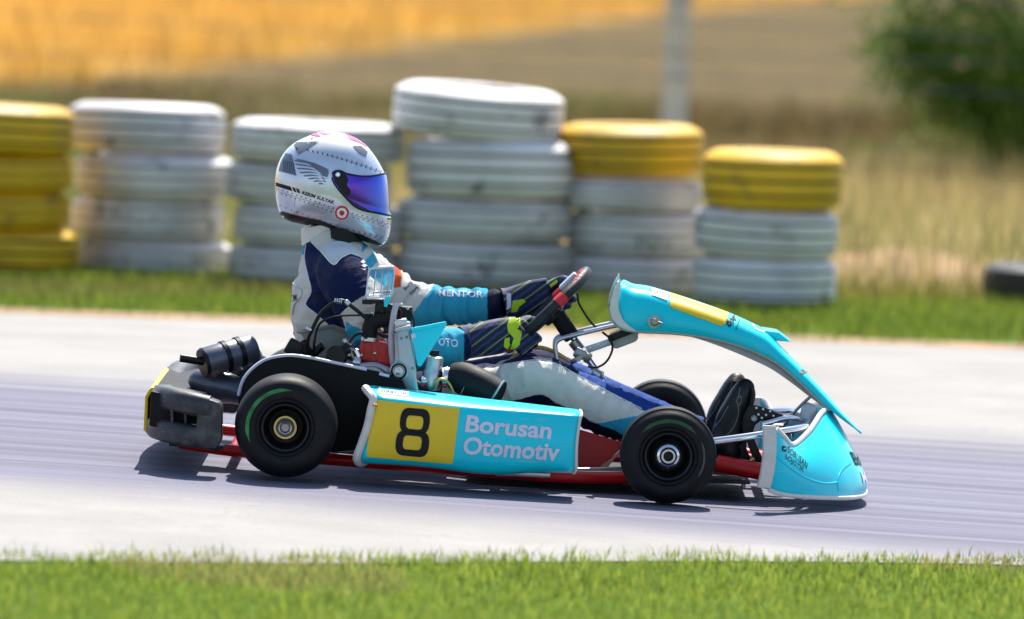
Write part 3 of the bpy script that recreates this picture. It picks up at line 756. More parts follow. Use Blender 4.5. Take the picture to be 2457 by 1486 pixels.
text_decal('name_lettering', 'KERIM SULYAK', [(921, 937.5), (976, 943), (976, 949.5), (921, 944)], BV_POD, MATS['decalblack'], sp_, .02, .0026)
poly_decal('flag_mark', [(912, 936.5), (919, 937.2), (919, 943.2), (912, 942.5)], BV_POD, MATS['decalred'], sp_, .0026)
each('rivet', [bolt(K(898, 972, -.664), .004), bolt(K(903, 973, -.664), .004)], 'brass', sp_)
far = kp('side_pod', mirror(pod()[:2]), 'cyan', None, True, 60); far['label'] = 'far side pod'

# --- nose bumper
ST = [((1845, 1170, -.545), (1858, 1100, -.552), (1858, 1022, -.535)), ((1876, 1181, -.535), (1882, 1115, -.538), (1880, 1047, -.505)), ((1930, 1187, -.48), (1926, 1122, -.475), (1903, 1067, -.42)),
      ((1990, 1190, -.40), (1978, 1108, -.37), (1940, 1036, -.31)), ((2040, 1190, -.30), (2024, 1104, -.26), (1967, 996, -.19)), ((2071, 1184, -.17), (2057, 1112, -.15), (1983, 978, -.085)), ((2077, 1172, 0), (2064, 1110, 0), (1987, 970, 0))]
def nose_pt(st, v):
    B, Mm, T = st; l0 = (v - .5) * (v - 1) / .5; l1 = v * (v - 1) / -.25; l2 = v * (v - .5) / .5
    return B * l0 + Mm * l1 + T * l2
st3 = [[K(*p) for p in s_] for s_ in ST]
full = st3 + [[Vector((p.x, -p.y, p.z)) for p in s_] for s_ in reversed(st3[:-1])]
cols = list(zip(*[catmull([s_[i] for s_ in full], 8) for i in range(3)]))
rings = [[nose_pt(c, k / 18) for k in range(19)] for c in cols]
# lower edge rolls under
for r_, c in zip(rings, cols):
    inw = Vector((-.012, -.018 * (1 if r_[0].y > 0 else -1) * min(1, abs(r_[0].y) / .2), -.004)); r_.insert(0, r_[0] + inw)
v, f = loft(rings, closed=False)
nose = kp('nose_bumper', (v, f), 'cyan', None, True, 70); outward(nose); m_ = nose.modifiers.new('thickness', 'SOLIDIFY'); m_.thickness = .006
BV_NOSE = bvh_of(nose)
top_edge = [r_[-1] for r_ in rings]; bot_edge = [r_[1] for r_ in rings]
kp('top_trim', tube(top_edge[2:-2], .0075, 8, 1), 'offwhite', nose)
kp('bottom_trim', tube([p + Vector((-.001, 0, -.006)) for p in bot_edge], .0065, 8, 1), 'offwhite', nose)
endl = [p + Vector((-.006, .0, 0)) for p in rings[0][1:]]
def flange(sgn):
    rr = []
    for i, p in enumerate(endl):
        q = Vector((p.x, p.y if sgn < 0 else -p.y, p.z)); a = .018
        rr.append([q + Vector((-.028, 0.004 * -sgn, 0)), q + Vector((-.024, .008 * sgn, 0)), q + Vector((0, .010 * sgn, 0)), q + Vector((.010, .006 * sgn, 0)), q + Vector((.010, -.004 * sgn, 0)), q + Vector((-.024, -.006 * sgn, 0))])
    return loft(rr)
kp('end_trim', flange(-1), 'offwhite', nose); kp('end_trim', flange(1), 'offwhite', nose)
text_decal('lettering', 'BORUSAN', [(1891, 1070), (1938, 1111), (1934, 1126), (1888, 1085)], BV_NOSE, MATS['decalblack'], nose, .008)
text_decal('lettering', 'LOJISTIK', [(1886, 1089), (1930, 1124), (1926, 1138), (1883, 1103)], BV_NOSE, MATS['decalblack'], nose, .008)
poly_decal('logo_mark', [(1876, 1070), (1886, 1072), (1886, 1085), (1876, 1082)], BV_NOSE, MATS['decalblack'], nose)
poly_decal('logo_mark', [(1879, 1081), (1878, 1077), (1884, 1074), (1884.5, 1077)], BV_NOSE, MATS['cyan'], nose, .0026)
# moulded crease and front panel joint
def nose_line(pts, r_, name):
    Q = []
    for a, b in [(z[0], z[1]) for z in catmull([(a, b, 0) for a, b in pts], 5)]:
        loc, nor, i, dist = BV_NOSE.ray_cast(CAM, ray(a, b))
        if loc is not None: Q.append(loc)
    kp(name, tube(Q, r_, 6, 1), 'cyan', nose)
nose_line([(1862, 1095), (1890, 1118), (1930, 1145), (1975, 1160), (2010, 1158)], .0028, 'crease')
nose_line([(2012, 1180), (2010, 1150), (2022, 1125), (2042, 1110)], .0022, 'panel_joint')
# lettering that wraps round the front
def nose_uv(u, vv):
    x = u * (len(cols) - 1); i = min(int(x), len(cols) - 2); t = x - i
    return nose_pt(cols[i], vv).lerp(nose_pt(cols[i + 1], vv), t)
def nose_text(s, u0, u1, v0, v1, mat):
    v2, f2 = text2d(s, .02); V = []
    bm = bmesh.new(); vs = [bm.verts.new((a, b, 0)) for a, b in v2]
    for q in f2:
        try: bm.faces.new([vs[i] for i in q])
        except ValueError: pass
    bmesh.ops.triangulate(bm, faces=bm.faces[:])
    for _ in range(3):
        bmesh.ops.subdivide_edges(bm, edges=[e for e in bm.edges if e.calc_length() > .05], cuts=1); bmesh.ops.triangulate(bm, faces=bm.faces[:])
    bm.verts.index_update()
    for q in bm.verts:
        uu = u0 + (u1 - u0) * q.co.x; vv = v0 + (v1 - v0) * q.co.y
        p = nose_uv(uu, vv); n = (nose_uv(uu + .01, vv) - nose_uv(uu - .01, vv)).cross(nose_uv(uu, vv + .01) - nose_uv(uu, vv - .01)).normalized()
        if n.x < 0: n = -n
        V.append(p + n * .002)
    F = [tuple(q.index for q in g_.verts) for g_ in bm.faces]; bm.free(); kp('lettering', (V, F), mat, nose, False)
nose_text('Borusan', .39, .63, .47, .62, 'decalblack'); nose_text('Motor', .41, .60, .22, .40, 'lilac')

# --- upper front fairing
FS = [((1487, 668), (1465, 738), .125), ((1500, 674), (1471, 766), .135), ((1522, 684), (1492, 786), .145), ((1556, 689), (1535, 794), .15), ((1620, 708), (1605, 797), .152), ((1690, 731), (1668, 804), .152), ((1750, 753), (1722, 814), .152), ((1800, 775), (1772, 828), .15),
      ((1840, 797), (1815, 844), .148), ((1880, 838), (1862, 868), .145), ((1932, 890), (1908, 905), .14), ((1985, 948), (1955, 950), .13), ((2026, 994), (2000, 991), .115), ((2067, 1036), (2060, 1036), .07)]
ctrl = [(K(t[0], t[1], 0), K(b[0], b[1], -w_), w_) for t, b, w_ in FS]
Ts = catmull([c[0] for c in ctrl], 5); Bs = catmull([c[1] for c in ctrl], 5)
rings = []
for i, (T, B) in enumerate(zip(Ts, Bs)):
    ring = []; n = 12; wy = -B.y; s_ = i / (len(Ts) - 1)
    for k in range(2 * n + 1):
        a = math.pi * k / (2 * n); cx = math.cos(a); sx = math.sin(a)
        q = math.copysign(abs(cx) ** .36, cx); h = sx ** .50
        # saddle in the rear lip: middle a bit lower than the corner
        dip = -.02 * math.exp(-(s_ / .04) ** 2) * (1 - abs(q) ** 3)
        p = Vector((B.x + (T.x - B.x) * h, -wy * q * (1 - .10 * h * (1 - s_)), B.z + (T.z - B.z) * h + dip)); ring.append(p)
    rings.append(ring)
v, f = loft(rings, closed=False)
fair = kp('front_fairing', (v, f), 'cyan', None, True, 70); outward(fair); m_ = fair.modifiers.new('thickness', 'SOLIDIFY'); m_.thickness = .004
BV_FAIR = bvh_of(fair)
FLP = [(1489, 667), (1476, 690), (1465, 720), (1462, 742), (1467, 764), (1484, 783), (1508, 793), (1536, 797), (1512, 784), (1494, 766), (1484, 742), (1484, 715), (1489, 690)]
kp('rear_flange', prism(FLP, -.150, -.130, .003, Y=-.13), 'offwhite', fair); kp('rear_flange', mirror(prism(FLP, -.150, -.130, .003, Y=-.13)), 'offwhite', fair)
kp('rear_rim', tube(rings[0][4:-4], .004, 8, 1), 'offwhite', fair)
for k in (0, -1):
    edge = [r_[k] + Vector((0, .004 * (1 if k == 0 else -1), -.003)) for r_ in rings[:-6]]
    kp('lower_edge', tube(edge, .0045, 8, 1), 'shellin', fair)
# inner stiffener seen under the shell
inner = [[r_[k] * 1.0 + Vector((-.7 * q_, .010 * (1 if r_[k].y < 0 else -1), -q_)) for k in (0, 3, 12, 21, 24)] for r_, q_ in ((r2, .003 + .019 * math.sin(math.pi * i2 / 37)) for i2, r2 in enumerate(rings[22:60]))]
kp('inner_shell', loft(inner, closed=False), 'shellin', fair)
poly_decal('number_panel', [(1606, 703), (1608, 736), (1618, 742), (1730, 783), (1741, 778), (1748, 751)], BV_FAIR, MATS['yellow'], fair, .002, -.1, 2)
poly_decal('sticker', [(1563, 691), (1565, 709), (1601, 722), (1603, 703)], BV_FAIR, MATS['white'], fair, .002, -.1)
for k_ in range(3): poly_decal('sticker_mark', [(1576 + 6 * k_, 697 + 2 * k_), (1580 + 6 * k_, 698.5 + 2 * k_), (1579 + 6 * k_, 706 + 2 * k_), (1575 + 6 * k_, 704.5 + 2 * k_)], BV_FAIR, MATS['pink'], fair, .003, -.1)
text_decal('lettering', 'Bor', [(1738, 771), (1757, 752), (1770, 765), (1750, 787)], BV_FAIR, MATS['decalblack'], fair, .03, Yref=-.1)
text_decal('lettering', 'Borusan Otomotiv', [(1768, 793), (1777, 768), (1773, 766), (1764, 791)], BV_FAIR, MATS['decalblack'], fair, .02, Yref=-.1)
vv_ = [(1806, 776), (1812, 790), (1830, 797), (1838, 791), (1832, 785)]
for a, b in zip(vv_, vv_[1:]):
    d = Vector((b[0] - a[0], b[1] - a[1])).normalized(); n = Vector((-d.y, d.x)) * 1.1
    poly_decal('logo_line', [(a[0] + n.x, a[1] + n.y), (b[0] + n.x, b[1] + n.y), (b[0] - n.x, b[1] - n.y), (a[0] - n.x, a[1] - n.y)], BV_FAIR, MATS['lilac'], fair, .002, -.1)
kp('fin', prism([(1828, 790), (1868, 797), (1898, 820), (1858, 817), (1842, 806)], -.07, .07, .003, Y=-.05), 'cyan', fair)
a = K(1570, 772, -.152); kp('clip', join(cyl(a, a + Vector((0, -.018, 0)), .011, 16, .003), cyl(a + Vector((0, -.012, .004)), a + Vector((.022, -.014, -.004)), .003, 8), lathe([(.016, 0), (.018, -.004), (1e-4, -.005)], a + Vector((0, -.001, 0)), (0, 1, 0), 20)), 'steel', fair)
a = K(1927, 893, -.137); kp('clip', join(cyl(a, a + Vector((-.002, -.008, 0)), .008, 14, .002), box(a + Vector((0, -.006, 0)), (.022, .006, .008), None, .002)), 'chrome', fair)
for px, py in ((1898, 902), (1952, 938), (1974, 952)):
    a = K(px, py, -.08); kp('mount_block', box(a, (.022, .03, .016), None, .003), 'black', fair)
# struts from the nose to the fairing
kp('fairing_strut', tube([K(1876, 1030, -.09), K(1910, 985, -.09), K(1963, 935, -.10)], .0045, 8, 3), 'steel')
kp('nose_support', prism([(1918, 1005), (1925, 975), (1938, 966), (1958, 975), (1962, 1000), (1945, 1040), (1925, 1050)], -.14, -.11, .004), 'plate')
# chrome bumper bars
for s in (-1, 1):
    pts = [K(1712, 1059, -.40), K(1780, 1050, -.40), K(1860, 1038, -.38), K(1925, 1026, -.30), K(1945, 1015, -.15)]
    kp('bumper_bar', tube([Vector((p.x, s * abs(p.y), p.z)) for p in pts], .0105, 14, 5), 'chrome')
p = K(1945, 1015, -.15); kp('bumper_bar', tube([(p.x, -.15, p.z), (p.x, .15, p.z)], .0105, 14), 'chrome')
kp('bumper_bar', tube([K(1830, 1018, -.2), K(1895, 1003, -.2), K(1935, 1012, -.14)], .008, 12, 4), 'chrome')
kp('bumper_bar', tube([K(1900, 1050, -.2), K(1900, 1035, -.2), K(1915, 1025, -.2)], .007, 10, 3), 'chrome')
# pedals
def holed_plate(px, Y, holes, mat, name, parent=None, th=.006):
    o = kp(name, prism(px, Y, Y + th, .0015, rnd=5), mat, parent)
    for hx, hy, hr in holes: pass
    return o
pd = holed_plate([(1783, 1000), (1795, 975), (1812, 972), (1852, 984), (1860, 990), (1880, 996), (1882, 1006), (1872, 1013), (1850, 1009), (1826, 1010), (1812, 1020), (1806, 1040), (1785, 1048), (1780, 1020)], -.17, [], 'black', 'pedal_plate')
hv = [lathe([(1e-4, 0), (.0032, 0), (.0032, .002), (1e-4, .002)], K(a, b, -.1725), (0, 1, 0), 14) for a, b in ((1815, 979), (1831, 982), (1848, 987), (1820, 995), (1838, 996), (1856, 998), (1873, 1003), (1828, 1003))]
each('hole', hv, 'white', pd)
kp('pivot_bolt', bolt(K(1809, 1004, -.171), .009, (0, -1, 0), .006), 'plate', pd)
kp('pedal_arm', prism([(1785, 1040), (1806, 1040), (1812, 1060), (1838, 1118), (1832, 1125), (1815, 1122), (1802, 1090)], -.172, -.160, .002, rnd=4), 'black')
kp('pedal_arm', prism([(1772, 1068), (1786, 1064), (1803, 1104), (1798, 1116), (1784, 1108)], -.145, -.13, .002, rnd=4), 'black')
kp('pedal_foot_rest', tube([K(1792, 1016, -.17), K(1792, 1016, -.04)], .008, 10), 'black')
kp('ball_joint', join(cyl(K(1800, 1108, -.2), K(1810, 1100, -.2), .006, 10, .001), cyl(K(1803, 1100, -.2), K(1803, 1112, -.2), .004, 10)), 'brass')
for y in (-.2, .2):
    a = K(1690, 1130, -.2); kp('under_bolt', cyl((a.x + .11, y, a.z - .045), (a.x + .11, y, a.z - .02), .006, 10, .001), 'steel')
kp('master_cylinder', join(cyl(K(1840, 1050, .08), K(1890, 1030, .08), .02, 16, .004), box(K(1865, 1030, .08), (.04, .04, .03), None, .004)), 'plate')

# --- steering
SWC = K(1313, 744, 0.0); SWT = K(1412, 648, 0.0); SWD = (SWT - SWC).normalized(); SWR = .152; SWN = SWD.cross(Vector((0, 1, 0))).normalized()
if SWN.x < 0: SWN = -SWN
def rim_pt(phi, r=SWR): return SWC + SWD * (math.sin(phi) * r) + Vector((0, -1, 0)) * (math.cos(phi) * r)
def torus_arc(a0, a1, rr, n, mat, name, parent, squash=1.0):
    pts = [rim_pt(a0 + (a1 - a0) * i / n) for i in range(n + 1)]
    return kp(name, tube(pts, rr, 14, 1, ry=rr * squash, up=SWN), mat, parent)
sw = empty('steering_wheel', SWC); sw.parent = kart; sw.matrix_parent_inverse = Matrix.Translation(-WLOC[kart.name])
torus_arc(0, 2 * math.pi, .0155, 72, 'rimwrap', 'rim', sw)
torus_arc(math.radians(14), math.radians(25), .0168, 8, 'decalred', 'rim_band', sw)
torus_arc(math.radians(155), math.radians(166), .0168, 8, 'decalred', 'rim_band', sw)
BV_SW = bvh_of(sw.children[0])
for k_ in range(7): poly_decal('rim_mark', [(1366 + 4.6 * k_, 671 - 4 * k_), (1369 + 4.6 * k_, 668.5 - 4 * k_), (1376 + 4.6 * k_, 677 - 4 * k_ - 2 * (k_ % 2)), (1373.4 + 4.6 * k_, 680 - 4 * k_ - 2 * (k_ % 2))], BV_SW, MATS['decalred'], sw, .0012, -.03, 0, 4)
for ph in (30, 150, 270):
    a = math.radians(ph); kp('spoke', tube([SWC + SWN * .02, SWC.lerp(rim_pt(a), .5) + SWN * .015, rim_pt(a)], .008, 8, 4, ry=.014), 'black', sw)
kp('hub', cyl(SWC - SWN * .005, SWC + SWN * .035, .032, 20, .004), 'black', sw)
dd = SWC + SWD * .098 - SWN * .016
kp('display', box(dd, (.062, .09, .016), Matrix((SWD, Vector((0, 1, 0)), SWN)).transposed().to_quaternion(), .006), 'plate', sw)
kp('column_sleeve', cyl(K(1334, 752, 0), K(1374, 812, 0), .0235, 18, .004), 'blackmat')
kp('steering_column', cyl(K(1330, 745, 0), K(1448, 915, 0), .0100, 14), 'chrome')
kp('column_clamp', join(cyl(K(1374, 818, 0), K(1396, 845, 0), .016, 14, .002), box(K(1398, 852, 0), (.05, .05, .03), Matrix.Rotation(.45, 4, 'Y').to_quaternion(), .005), cyl(K(1388, 862, -.03), K(1388, 862, .03), .008, 10), box(K(1385, 862, -.02), (.045, .012, .014), Matrix.Rotation(-.5, 4, 'Y').to_quaternion(), .003)), 'steel')
each('clamp_bolt', [cyl(K(a, b, -.035), K(a, b, .0), .006, 10, .001) for a, b in ((1402, 838), (1412, 846), (1396, 868))], 'chrome')
sup = [K(1336, 862, -.07), K(1332, 830, -.07), K(1342, 815, -.07), K(1372, 806, -.07), K(1430, 792, -.07), K(1500, 776, -.07)]
kp('support_tube', tube(sup, .0068, 10, 6), 'alu'); kp('support_tube', tube(mir(*sup), .0068, 10, 6), 'alu')
kp('support_bracket', prism([(1404, 832), (1528, 790), (1534, 798), (1530, 806), (1412, 848)], -.05, -.044, .001), 'plate')
each('bracket_hole', [lathe([(1e-4, 0), (.0035, 0), (1e-4, .001)], K(a, b, -.0512), (0, 1, 0), 12) for a, b in ((1436, 826), (1416, 834), (1480, 812))], 'white')
kp('fairing_mount', prism([(1462, 806), (1526, 784), (1532, 812), (1526, 820), (1478, 838), (1466, 832)], -.06, .06, .004, rnd=6), 'shellin')
kp('fairing_mount_strip', prism([(1456, 806), (1526, 780), (1530, 796), (1462, 822)], -.068, -.062, .001), 'black')
kp('data_cable', tube([K(1385, 705, -.01), K(1390, 730, -.02), K(1415, 770, -.03), K(1435, 790, -.04)], .0032, 8, 5), 'black')
kp('data_cable', tube([K(1445, 797, -.075), K(1465, 815, -.08), K(1469, 840, -.08), K(1455, 868, -.07), K(1432, 882, -.06), K(1412, 880, -.04)], .0032, 8, 5), 'black')
kp('brake_reservoir', join(cyl(K(1420, 890, -.02), K(1440, 905, -.02), .018, 16, .004), prism([(1436, 886), (1450, 893), (1448, 912), (1443, 910), (1440, 898)], -.03, .0, .002)), 'alu')
# tan hose arched over the knees
kp('fuel_hose', tube([K(1221, 870, -.05), K(1238, 852, -.05), K(1262, 838, -.05), K(1295, 834, -.05), K(1330, 845, -.05), K(1368, 868, -.05)], .0062, 10, 5), 'hose_tan')

# --- rear bumper
def bar(pts, hx, hz, n=12): return tube(pts, hx, n, 5, ry=hz, up=(0, 0, 1))
rb_ = empty('rear_bumper', K(400, 1000, 0)); rb_.parent = kart; rb_.matrix_parent_inverse = Matrix.Translation(-WLOC[kart.name])
def sym(pts): return [Vector((p.x, p.y, p.z)) for p in pts] + [Vector((p.x, -p.y, p.z)) for p in reversed(pts)]
up_ = [K(505, 978, -.645), K(470, 970, -.640), K(425, 960, -.60), K(398, 954, -.52), K(390, 950, -.35), K(392, 946, -.1)]
lo_ = [K(500, 1048, -.645), K(460, 1046, -.640), K(415, 1036, -.60), K(384, 1026, -.52), K(376, 1022, -.35), K(376, 1018, -.1)]
def rrbar(pts, w_, h_):
    P = catmull(sym(pts), 5); rings = []
    for i, p in enumerate(P):
        T = (P[min(i + 1, len(P) - 1)] - P[max(i - 1, 0)]).normalized(); sd_ = T.cross(Vector((0, 0, 1))).normalized()
        rings.append([p + sd_ * (a * w_) + Vector((0, 0, b * h_)) for a, b in ((-1, -.6), (-.65, -1), (.65, -1), (1, -.6), (1, .6), (.65, 1), (-.65, 1), (-1, .6))])
    return loft(rings)
kp('upper_bar', rrbar(up_, .034, .030), 'bumper', rb_, True, 50); kp('lower_bar', rrbar(lo_, .030, .030), 'bumper', rb_, True, 50)
for s in (-1, 1):
    y0, y1 = (-.675, -.585) if s < 0 else (.585, .675)
    kp('end_block', prism([(484, 960), (500, 956), (528, 966), (533, 975), (532, 1060), (518, 1076), (474, 1070), (470, 1040), (474, 985)], y0, y1, .010, Y=-.66, rnd=8), 'bumper', rb_)
kp('centre_block', prism([(362, 980), (370, 948), (388, 938), (424, 938), (432, 946), (432, 976)], -.40, .40, .010, Y=-.4, rnd=6), 'bumper', rb_)
kp('back_wall', prism([(362, 938), (486, 962), (486, 1050), (358, 1022)], -.585, .585, .004, Y=-.58), 'guard', rb_)
for px in (408, 440): kp('web', prism([(px, 945), (px + 7, 945), (px + 9, 1035), (px + 2, 1035)], -.63, -.58, .002), 'bumper', rb_)
kp('number_plate', prism([(345, 1032), (349, 950), (358, 934), (366, 928), (374, 931), (364, 940), (356, 956), (354, 1035)], -.47, .30, .002, Y=-.45), 'yellow', rb_)
kp('mount_tube', join(cyl(K(425, 1062, -.4), K(560, 1078, -.33), .010), cyl(K(404, 1060, -.45), K(430, 1062, -.45), .012, 12, .002)), 'steel', rb_)

# --- chain guard / fender behind the near rear wheel
gpx = [(572, 990), (572, 950), (582, 915), (605, 885), (640, 862), (690, 853), (740, 858), (800, 870), (880, 887), (930, 898), (965, 912), (975, 935), (960, 1000), (900, 1075), (800, 1085), (700, 1085), (600, 1070)]
cg = kp('chain_guard', prism(gpx, -.455, -.43, .002), 'guard')
kp('guard_edge', tube([K(a, b, -.455) for a, b in ((572, 950), (582, 915), (605, 885), (640, 862), (690, 853), (740, 858), (800, 870), (880, 887))], .0045, 8, 4), 'lilac', cg)
kp('guard_edge', tube([K(910, 897, -.458), K(934, 903, -.458)], .0042, 8), 'lilac', cg)

# --- exhaust
ex = empty('exhaust', K(540, 870, -.2)); ex.parent = kart; ex.matrix_parent_inverse = Matrix.Translation(-WLOC[kart.name])
a, b = K(486, 872, -.30), K(612, 836, -.24); ad = (b - a).normalized(); L_m = (b - a).length
kp('silencer', lathe([(1e-4, 0), (.034, 0), (.040, .001), (.042, .006), (.042, L_m - .01), (.034, L_m), (1e-4, L_m)], a, ad, 36), 'muffler', ex)
kp('end_cap', lathe([(1e-4, -.002), (.039, -.002), (.0425, .004), (.0425, .008)], a, ad, 36), 'black', ex)
kp('outlet_pipe', cyl(K(432, 859, -.31), K(490, 868, -.30), .0115, 16, .001), 'black', ex)
for t in (.43, .70): kp('strap', lathe([(.0422, -.007), (.0455, -.006), (.0455, .006), (.0422, .007)], a + ad * (L_m * t), ad, 36), 'black', ex)
for t in (.47, .74):
    q = a + ad * (L_m * t) + Vector((0, -.02, -.037)); kp('spring', join(cyl(q, q + Vector((.006, 0, -.010)), .003, 8)), 'alu', ex)
kp('spring', tube([K(618, 838, -.26), K(624, 848, -.26), K(628, 858, -.26)], .004, 8, 3), 'alu', ex)
kp('expansion_chamber', tube([K(455, 925, -.22), K(475, 918, -.22), K(515, 925, -.22), K(560, 935, -.24), K(620, 950, -.26), K(760, 935, -.26)], [.012, .036, .050, .040, .030, .022], 28, 5), 'muffler', ex)
kp('pipe_elbow', tube([K(548, 925, -.20), K(570, 890, -.20), K(600, 870, -.20), K(640, 880, -.22), K(700, 905, -.24)], [.02, .024, .026, .024, .02], 20, 5), 'muffler', ex)
kp('flange', lathe([(.03, 0), (.034, .002), (.034, .012), (.03, .014)], K(520, 925, -.22), (1, 0, -.1), 28), 'black', ex)

# --- engine
en = empty('engine', K(905, 900, -.28)); en.parent = kart; en.matrix_parent_inverse = Matrix.Translation(-WLOC[kart.name])
cc = K(905, 905, -.30)
kp('crankcase', join(prism([(845, 872), (900, 866), (950, 886), (960, 930), (930, 985), (850, 985), (830, 930)], -.40, -.14, .008, rnd=10), cyl(K(890, 930, -.42), K(890, 930, -.12), .06, 30, .006)), 'steel', en)
fins = [prism([(868, 872 + 6 * i), (944, 886 + 6 * i), (944, 889 + 6 * i), (868, 875 + 6 * i)], -.385, -.20, .0008) for i in range(5)]
kp('cylinder', join(prism([(872, 868), (946, 884), (940, 910), (868, 896)], -.375, -.21, .003), *fins), 'alu', en)
hd = kp('cylinder_head', prism([(866, 818), (882, 814), (940, 828), (946, 838), (944, 882), (862, 862), (860, 850)], -.385, -.20, .006, rnd=5), 'redhead', en)
each('head_bolt', [bolt(K(x, y, -.386), .005) for x, y in ((868, 852), (938, 868), (900, 848))], 'chrome', hd)
each('head_rib', [prism([(870 + 17 * i, 822 + 4 * i), (874 + 17 * i, 823 + 4 * i), (872 + 17 * i, 858 + 4 * i), (867 + 17 * i, 857 + 4 * i)], -.391, -.384, .001) for i in range(5)], 'redhead', hd)
kp('water_elbow', tube([K(888, 820, -.37), K(886, 795, -.37), K(893, 775, -.37), K(912, 768, -.37), K(930, 774, -.36)], [.021, .0215, .022, .021, .019], 18, 5), 'blackmat', en)
kp('hose_clamp', lathe([(.0225, -.006), (.0245, -.005), (.0245, .005), (.0225, .006)], K(888, 814, -.37), (0.05, 0, 1), 24), 'alu', en)
kp('starter_cap', join(cyl(K(808, 855, -.40), K(808, 855, -.28), .030, 22, .006), box(K(826, 838, -.34), (.05, .06, .028), Matrix.Rotation(-.6, 4, 'Y').to_quaternion(), .006)), 'black', en)
kp('starter_motor', join(cyl(K(822, 872, -.36), K(862, 888, -.36), .022, 18, .003), cyl(K(838, 835, -.36), K(850, 860, -.36), .014, 14, .002), cyl(K(832, 822, -.36), K(846, 828, -.36), .010, 10, .002)), 'steel', en)
each('chrome_joint', [bolt(K(x, y, -.37), r_) for x, y, r_ in ((828, 818, .007), (848, 840, .006), (858, 862, .007), (846, 880, .007), (818, 885, .006), (838, 852, .006))], 'alu', en)
kp('ignition_coil', join(box(K(706, 836, -.33), (.046, .04, .044), Matrix.Rotation(.5, 4, 'Y').to_quaternion(), .006), box(K(732, 838, -.33), (.03, .03, .05), Matrix.Rotation(-.6, 4, 'Y').to_quaternion(), .004), box(K(758, 842, -.33), (.05, .03, .025), Matrix.Rotation(-.7, 4, 'Y').to_quaternion(), .006), cyl(K(770, 830, -.34), K(748, 858, -.34), .010, 10, .002)), 'black', en)
kp('ignition_cable', tube([K(742, 850, -.36), K(738, 820, -.37), K(748, 792, -.38), K(770, 752, -.39), K(800, 728, -.39), K(822, 722, -.39), K(850, 740, -.39), K(882, 766, -.38), K(905, 778, -.37)], .0055, 10, 6), 'black', en)
kp('ignition_cable', tube([K(752, 855, -.35), K(755, 815, -.36), K(765, 780, -.37), K(790, 764, -.38), K(830, 757, -.38), K(892, 756, -.38)], .0035, 8, 6), 'black', en)
kp('cable_joint', join(*[lathe([(.006, -.002), (.0075, 0), (.006, .002)], K(804 + 5 * i, 722 + .6 * i, -.39), (1, 0, -.1), 12) for i in range(4)], cyl(K(828, 722, -.39), K(838, 732, -.39), .0075, 10, .002)), 'alu', en)
kp('cable_tie', lathe([(.011, -.003), (.012, 0), (.011, .003)], K(744, 790, -.375), (.3, 0, 1), 14), 'lilac', en)
kp('head_mount', join(box(K(930, 742, -.34), (.07, .05, .03), None, .004), box(K(968, 752, -.34), (.05, .05, .04), None, .005), box(K(900, 760, -.34), (.03, .04, .024), None, .003), cyl(K(925, 750, -.36), K(930, 800, -.36), .016, 14, .003), box(K(975, 775, -.34), (.03, .03, .06), None, .004), box(K(945, 765, -.35), (.05, .04, .03), None, .004)), 'black', en)
each('chrome_joint', [bolt(K(x, y, -.368), r_) for x, y, r_ in ((894, 752, .006), (922, 756, .006), (940, 775, .005), (962, 732, .006), (978, 740, .005), (918, 790, .007), (908, 800, .005), (872, 802, .008))], 'chrome', en)
kp('spark_plug_cap', join(cyl(K(896, 775, -.33), K(905, 760, -.33), .012, 12, .002), ), 'decalred', en)
kp('coolant_hose', tube([K(951, 728, -.395), K(944, 760, -.40), K(939, 800, -.40), K(940, 850, -.40), K(946, 890, -.395)], .0085, 12, 5), 'hoseclear', en)

# clutter round the engine: small hoses, springs, clamps
for pts_, r_, mt_ in (([(782, 880), (796, 862), (820, 846), (842, 842)], .006, 'black'), ([(838, 822), (850, 806), (868, 800), (880, 812)], .0045, 'black'), ([(760, 876), (790, 886), (830, 890), (862, 878)], .005, 'steel'), ([(905, 800), (925, 808), (945, 802)], .0045, 'black'), ([(880, 905), (905, 893), (940, 905), (952, 925)], .006, 'black'), ([(924, 812), (930, 824), (942, 832)], .004, 'alu'), ([(955, 740), (962, 752), (958, 775), (950, 800)], .004, 'black'), ([(985, 745), (992, 770), (992, 800)], .0035, 'black')):
    kp('engine_hose', tube([K(a, b, -.392) for a, b in pts_], r_, 8, 5), mt_, en)
kp('exhaust_flange', join(cyl(K(846, 868, -.385), K(866, 872, -.385), .017, 18, .003)), 'alu', en)
kp('breather', cyl(K(852, 838, -.388), K(862, 858, -.388), .009, 14, .002), 'chrome', en)
kp('data_plate', prism([(890, 872), (922, 880), (920, 894), (888, 886)], -.389, -.386, .0005), 'lilac', en)
# --- radiator
rd = kp('radiator', prism([(950, 788), (976, 782), (990, 850), (998, 905), (1004, 938), (968, 938), (960, 900), (944, 896), (948, 850)], -.425, -.405, .002, rnd=4), 'plate')
kp('radiator_core', prism([(944, 770), (975, 764), (980, 786), (950, 790)], -.42, -.16, .004), 'alu', rd)
kp('radiator_tank', prism([(950, 770), (984, 772), (1000, 905), (985, 930), (965, 930)], -.40, -.20, .004), 'alu', rd)
kp('cover_edge', prism([(946, 800), (952, 798), (957, 868), (948, 866)], -.430, -.424, .001), 'steel', rd)
kp('pivot_bolt', lathe([(1e-4, .010), (.006, .010), (.009, .008), (.0125, .008), (.0135, .004), (.0145, 0), (.0165, 0)], K(957, 891, -.428), (0, -1, 0), 26), 'alu', rd)
kp('pivot_ring', lathe([(.0165, .007), (.0215, .006), (.0225, 0)], K(957, 891, -.426), (0, -1, 0), 28), 'black', rd)
kp('pivot_ring', lathe([(.0225, .005), (.026, .003), (.0265, -.002)], K(957, 891, -.426), (0, -1, 0), 28), 'plate', rd)
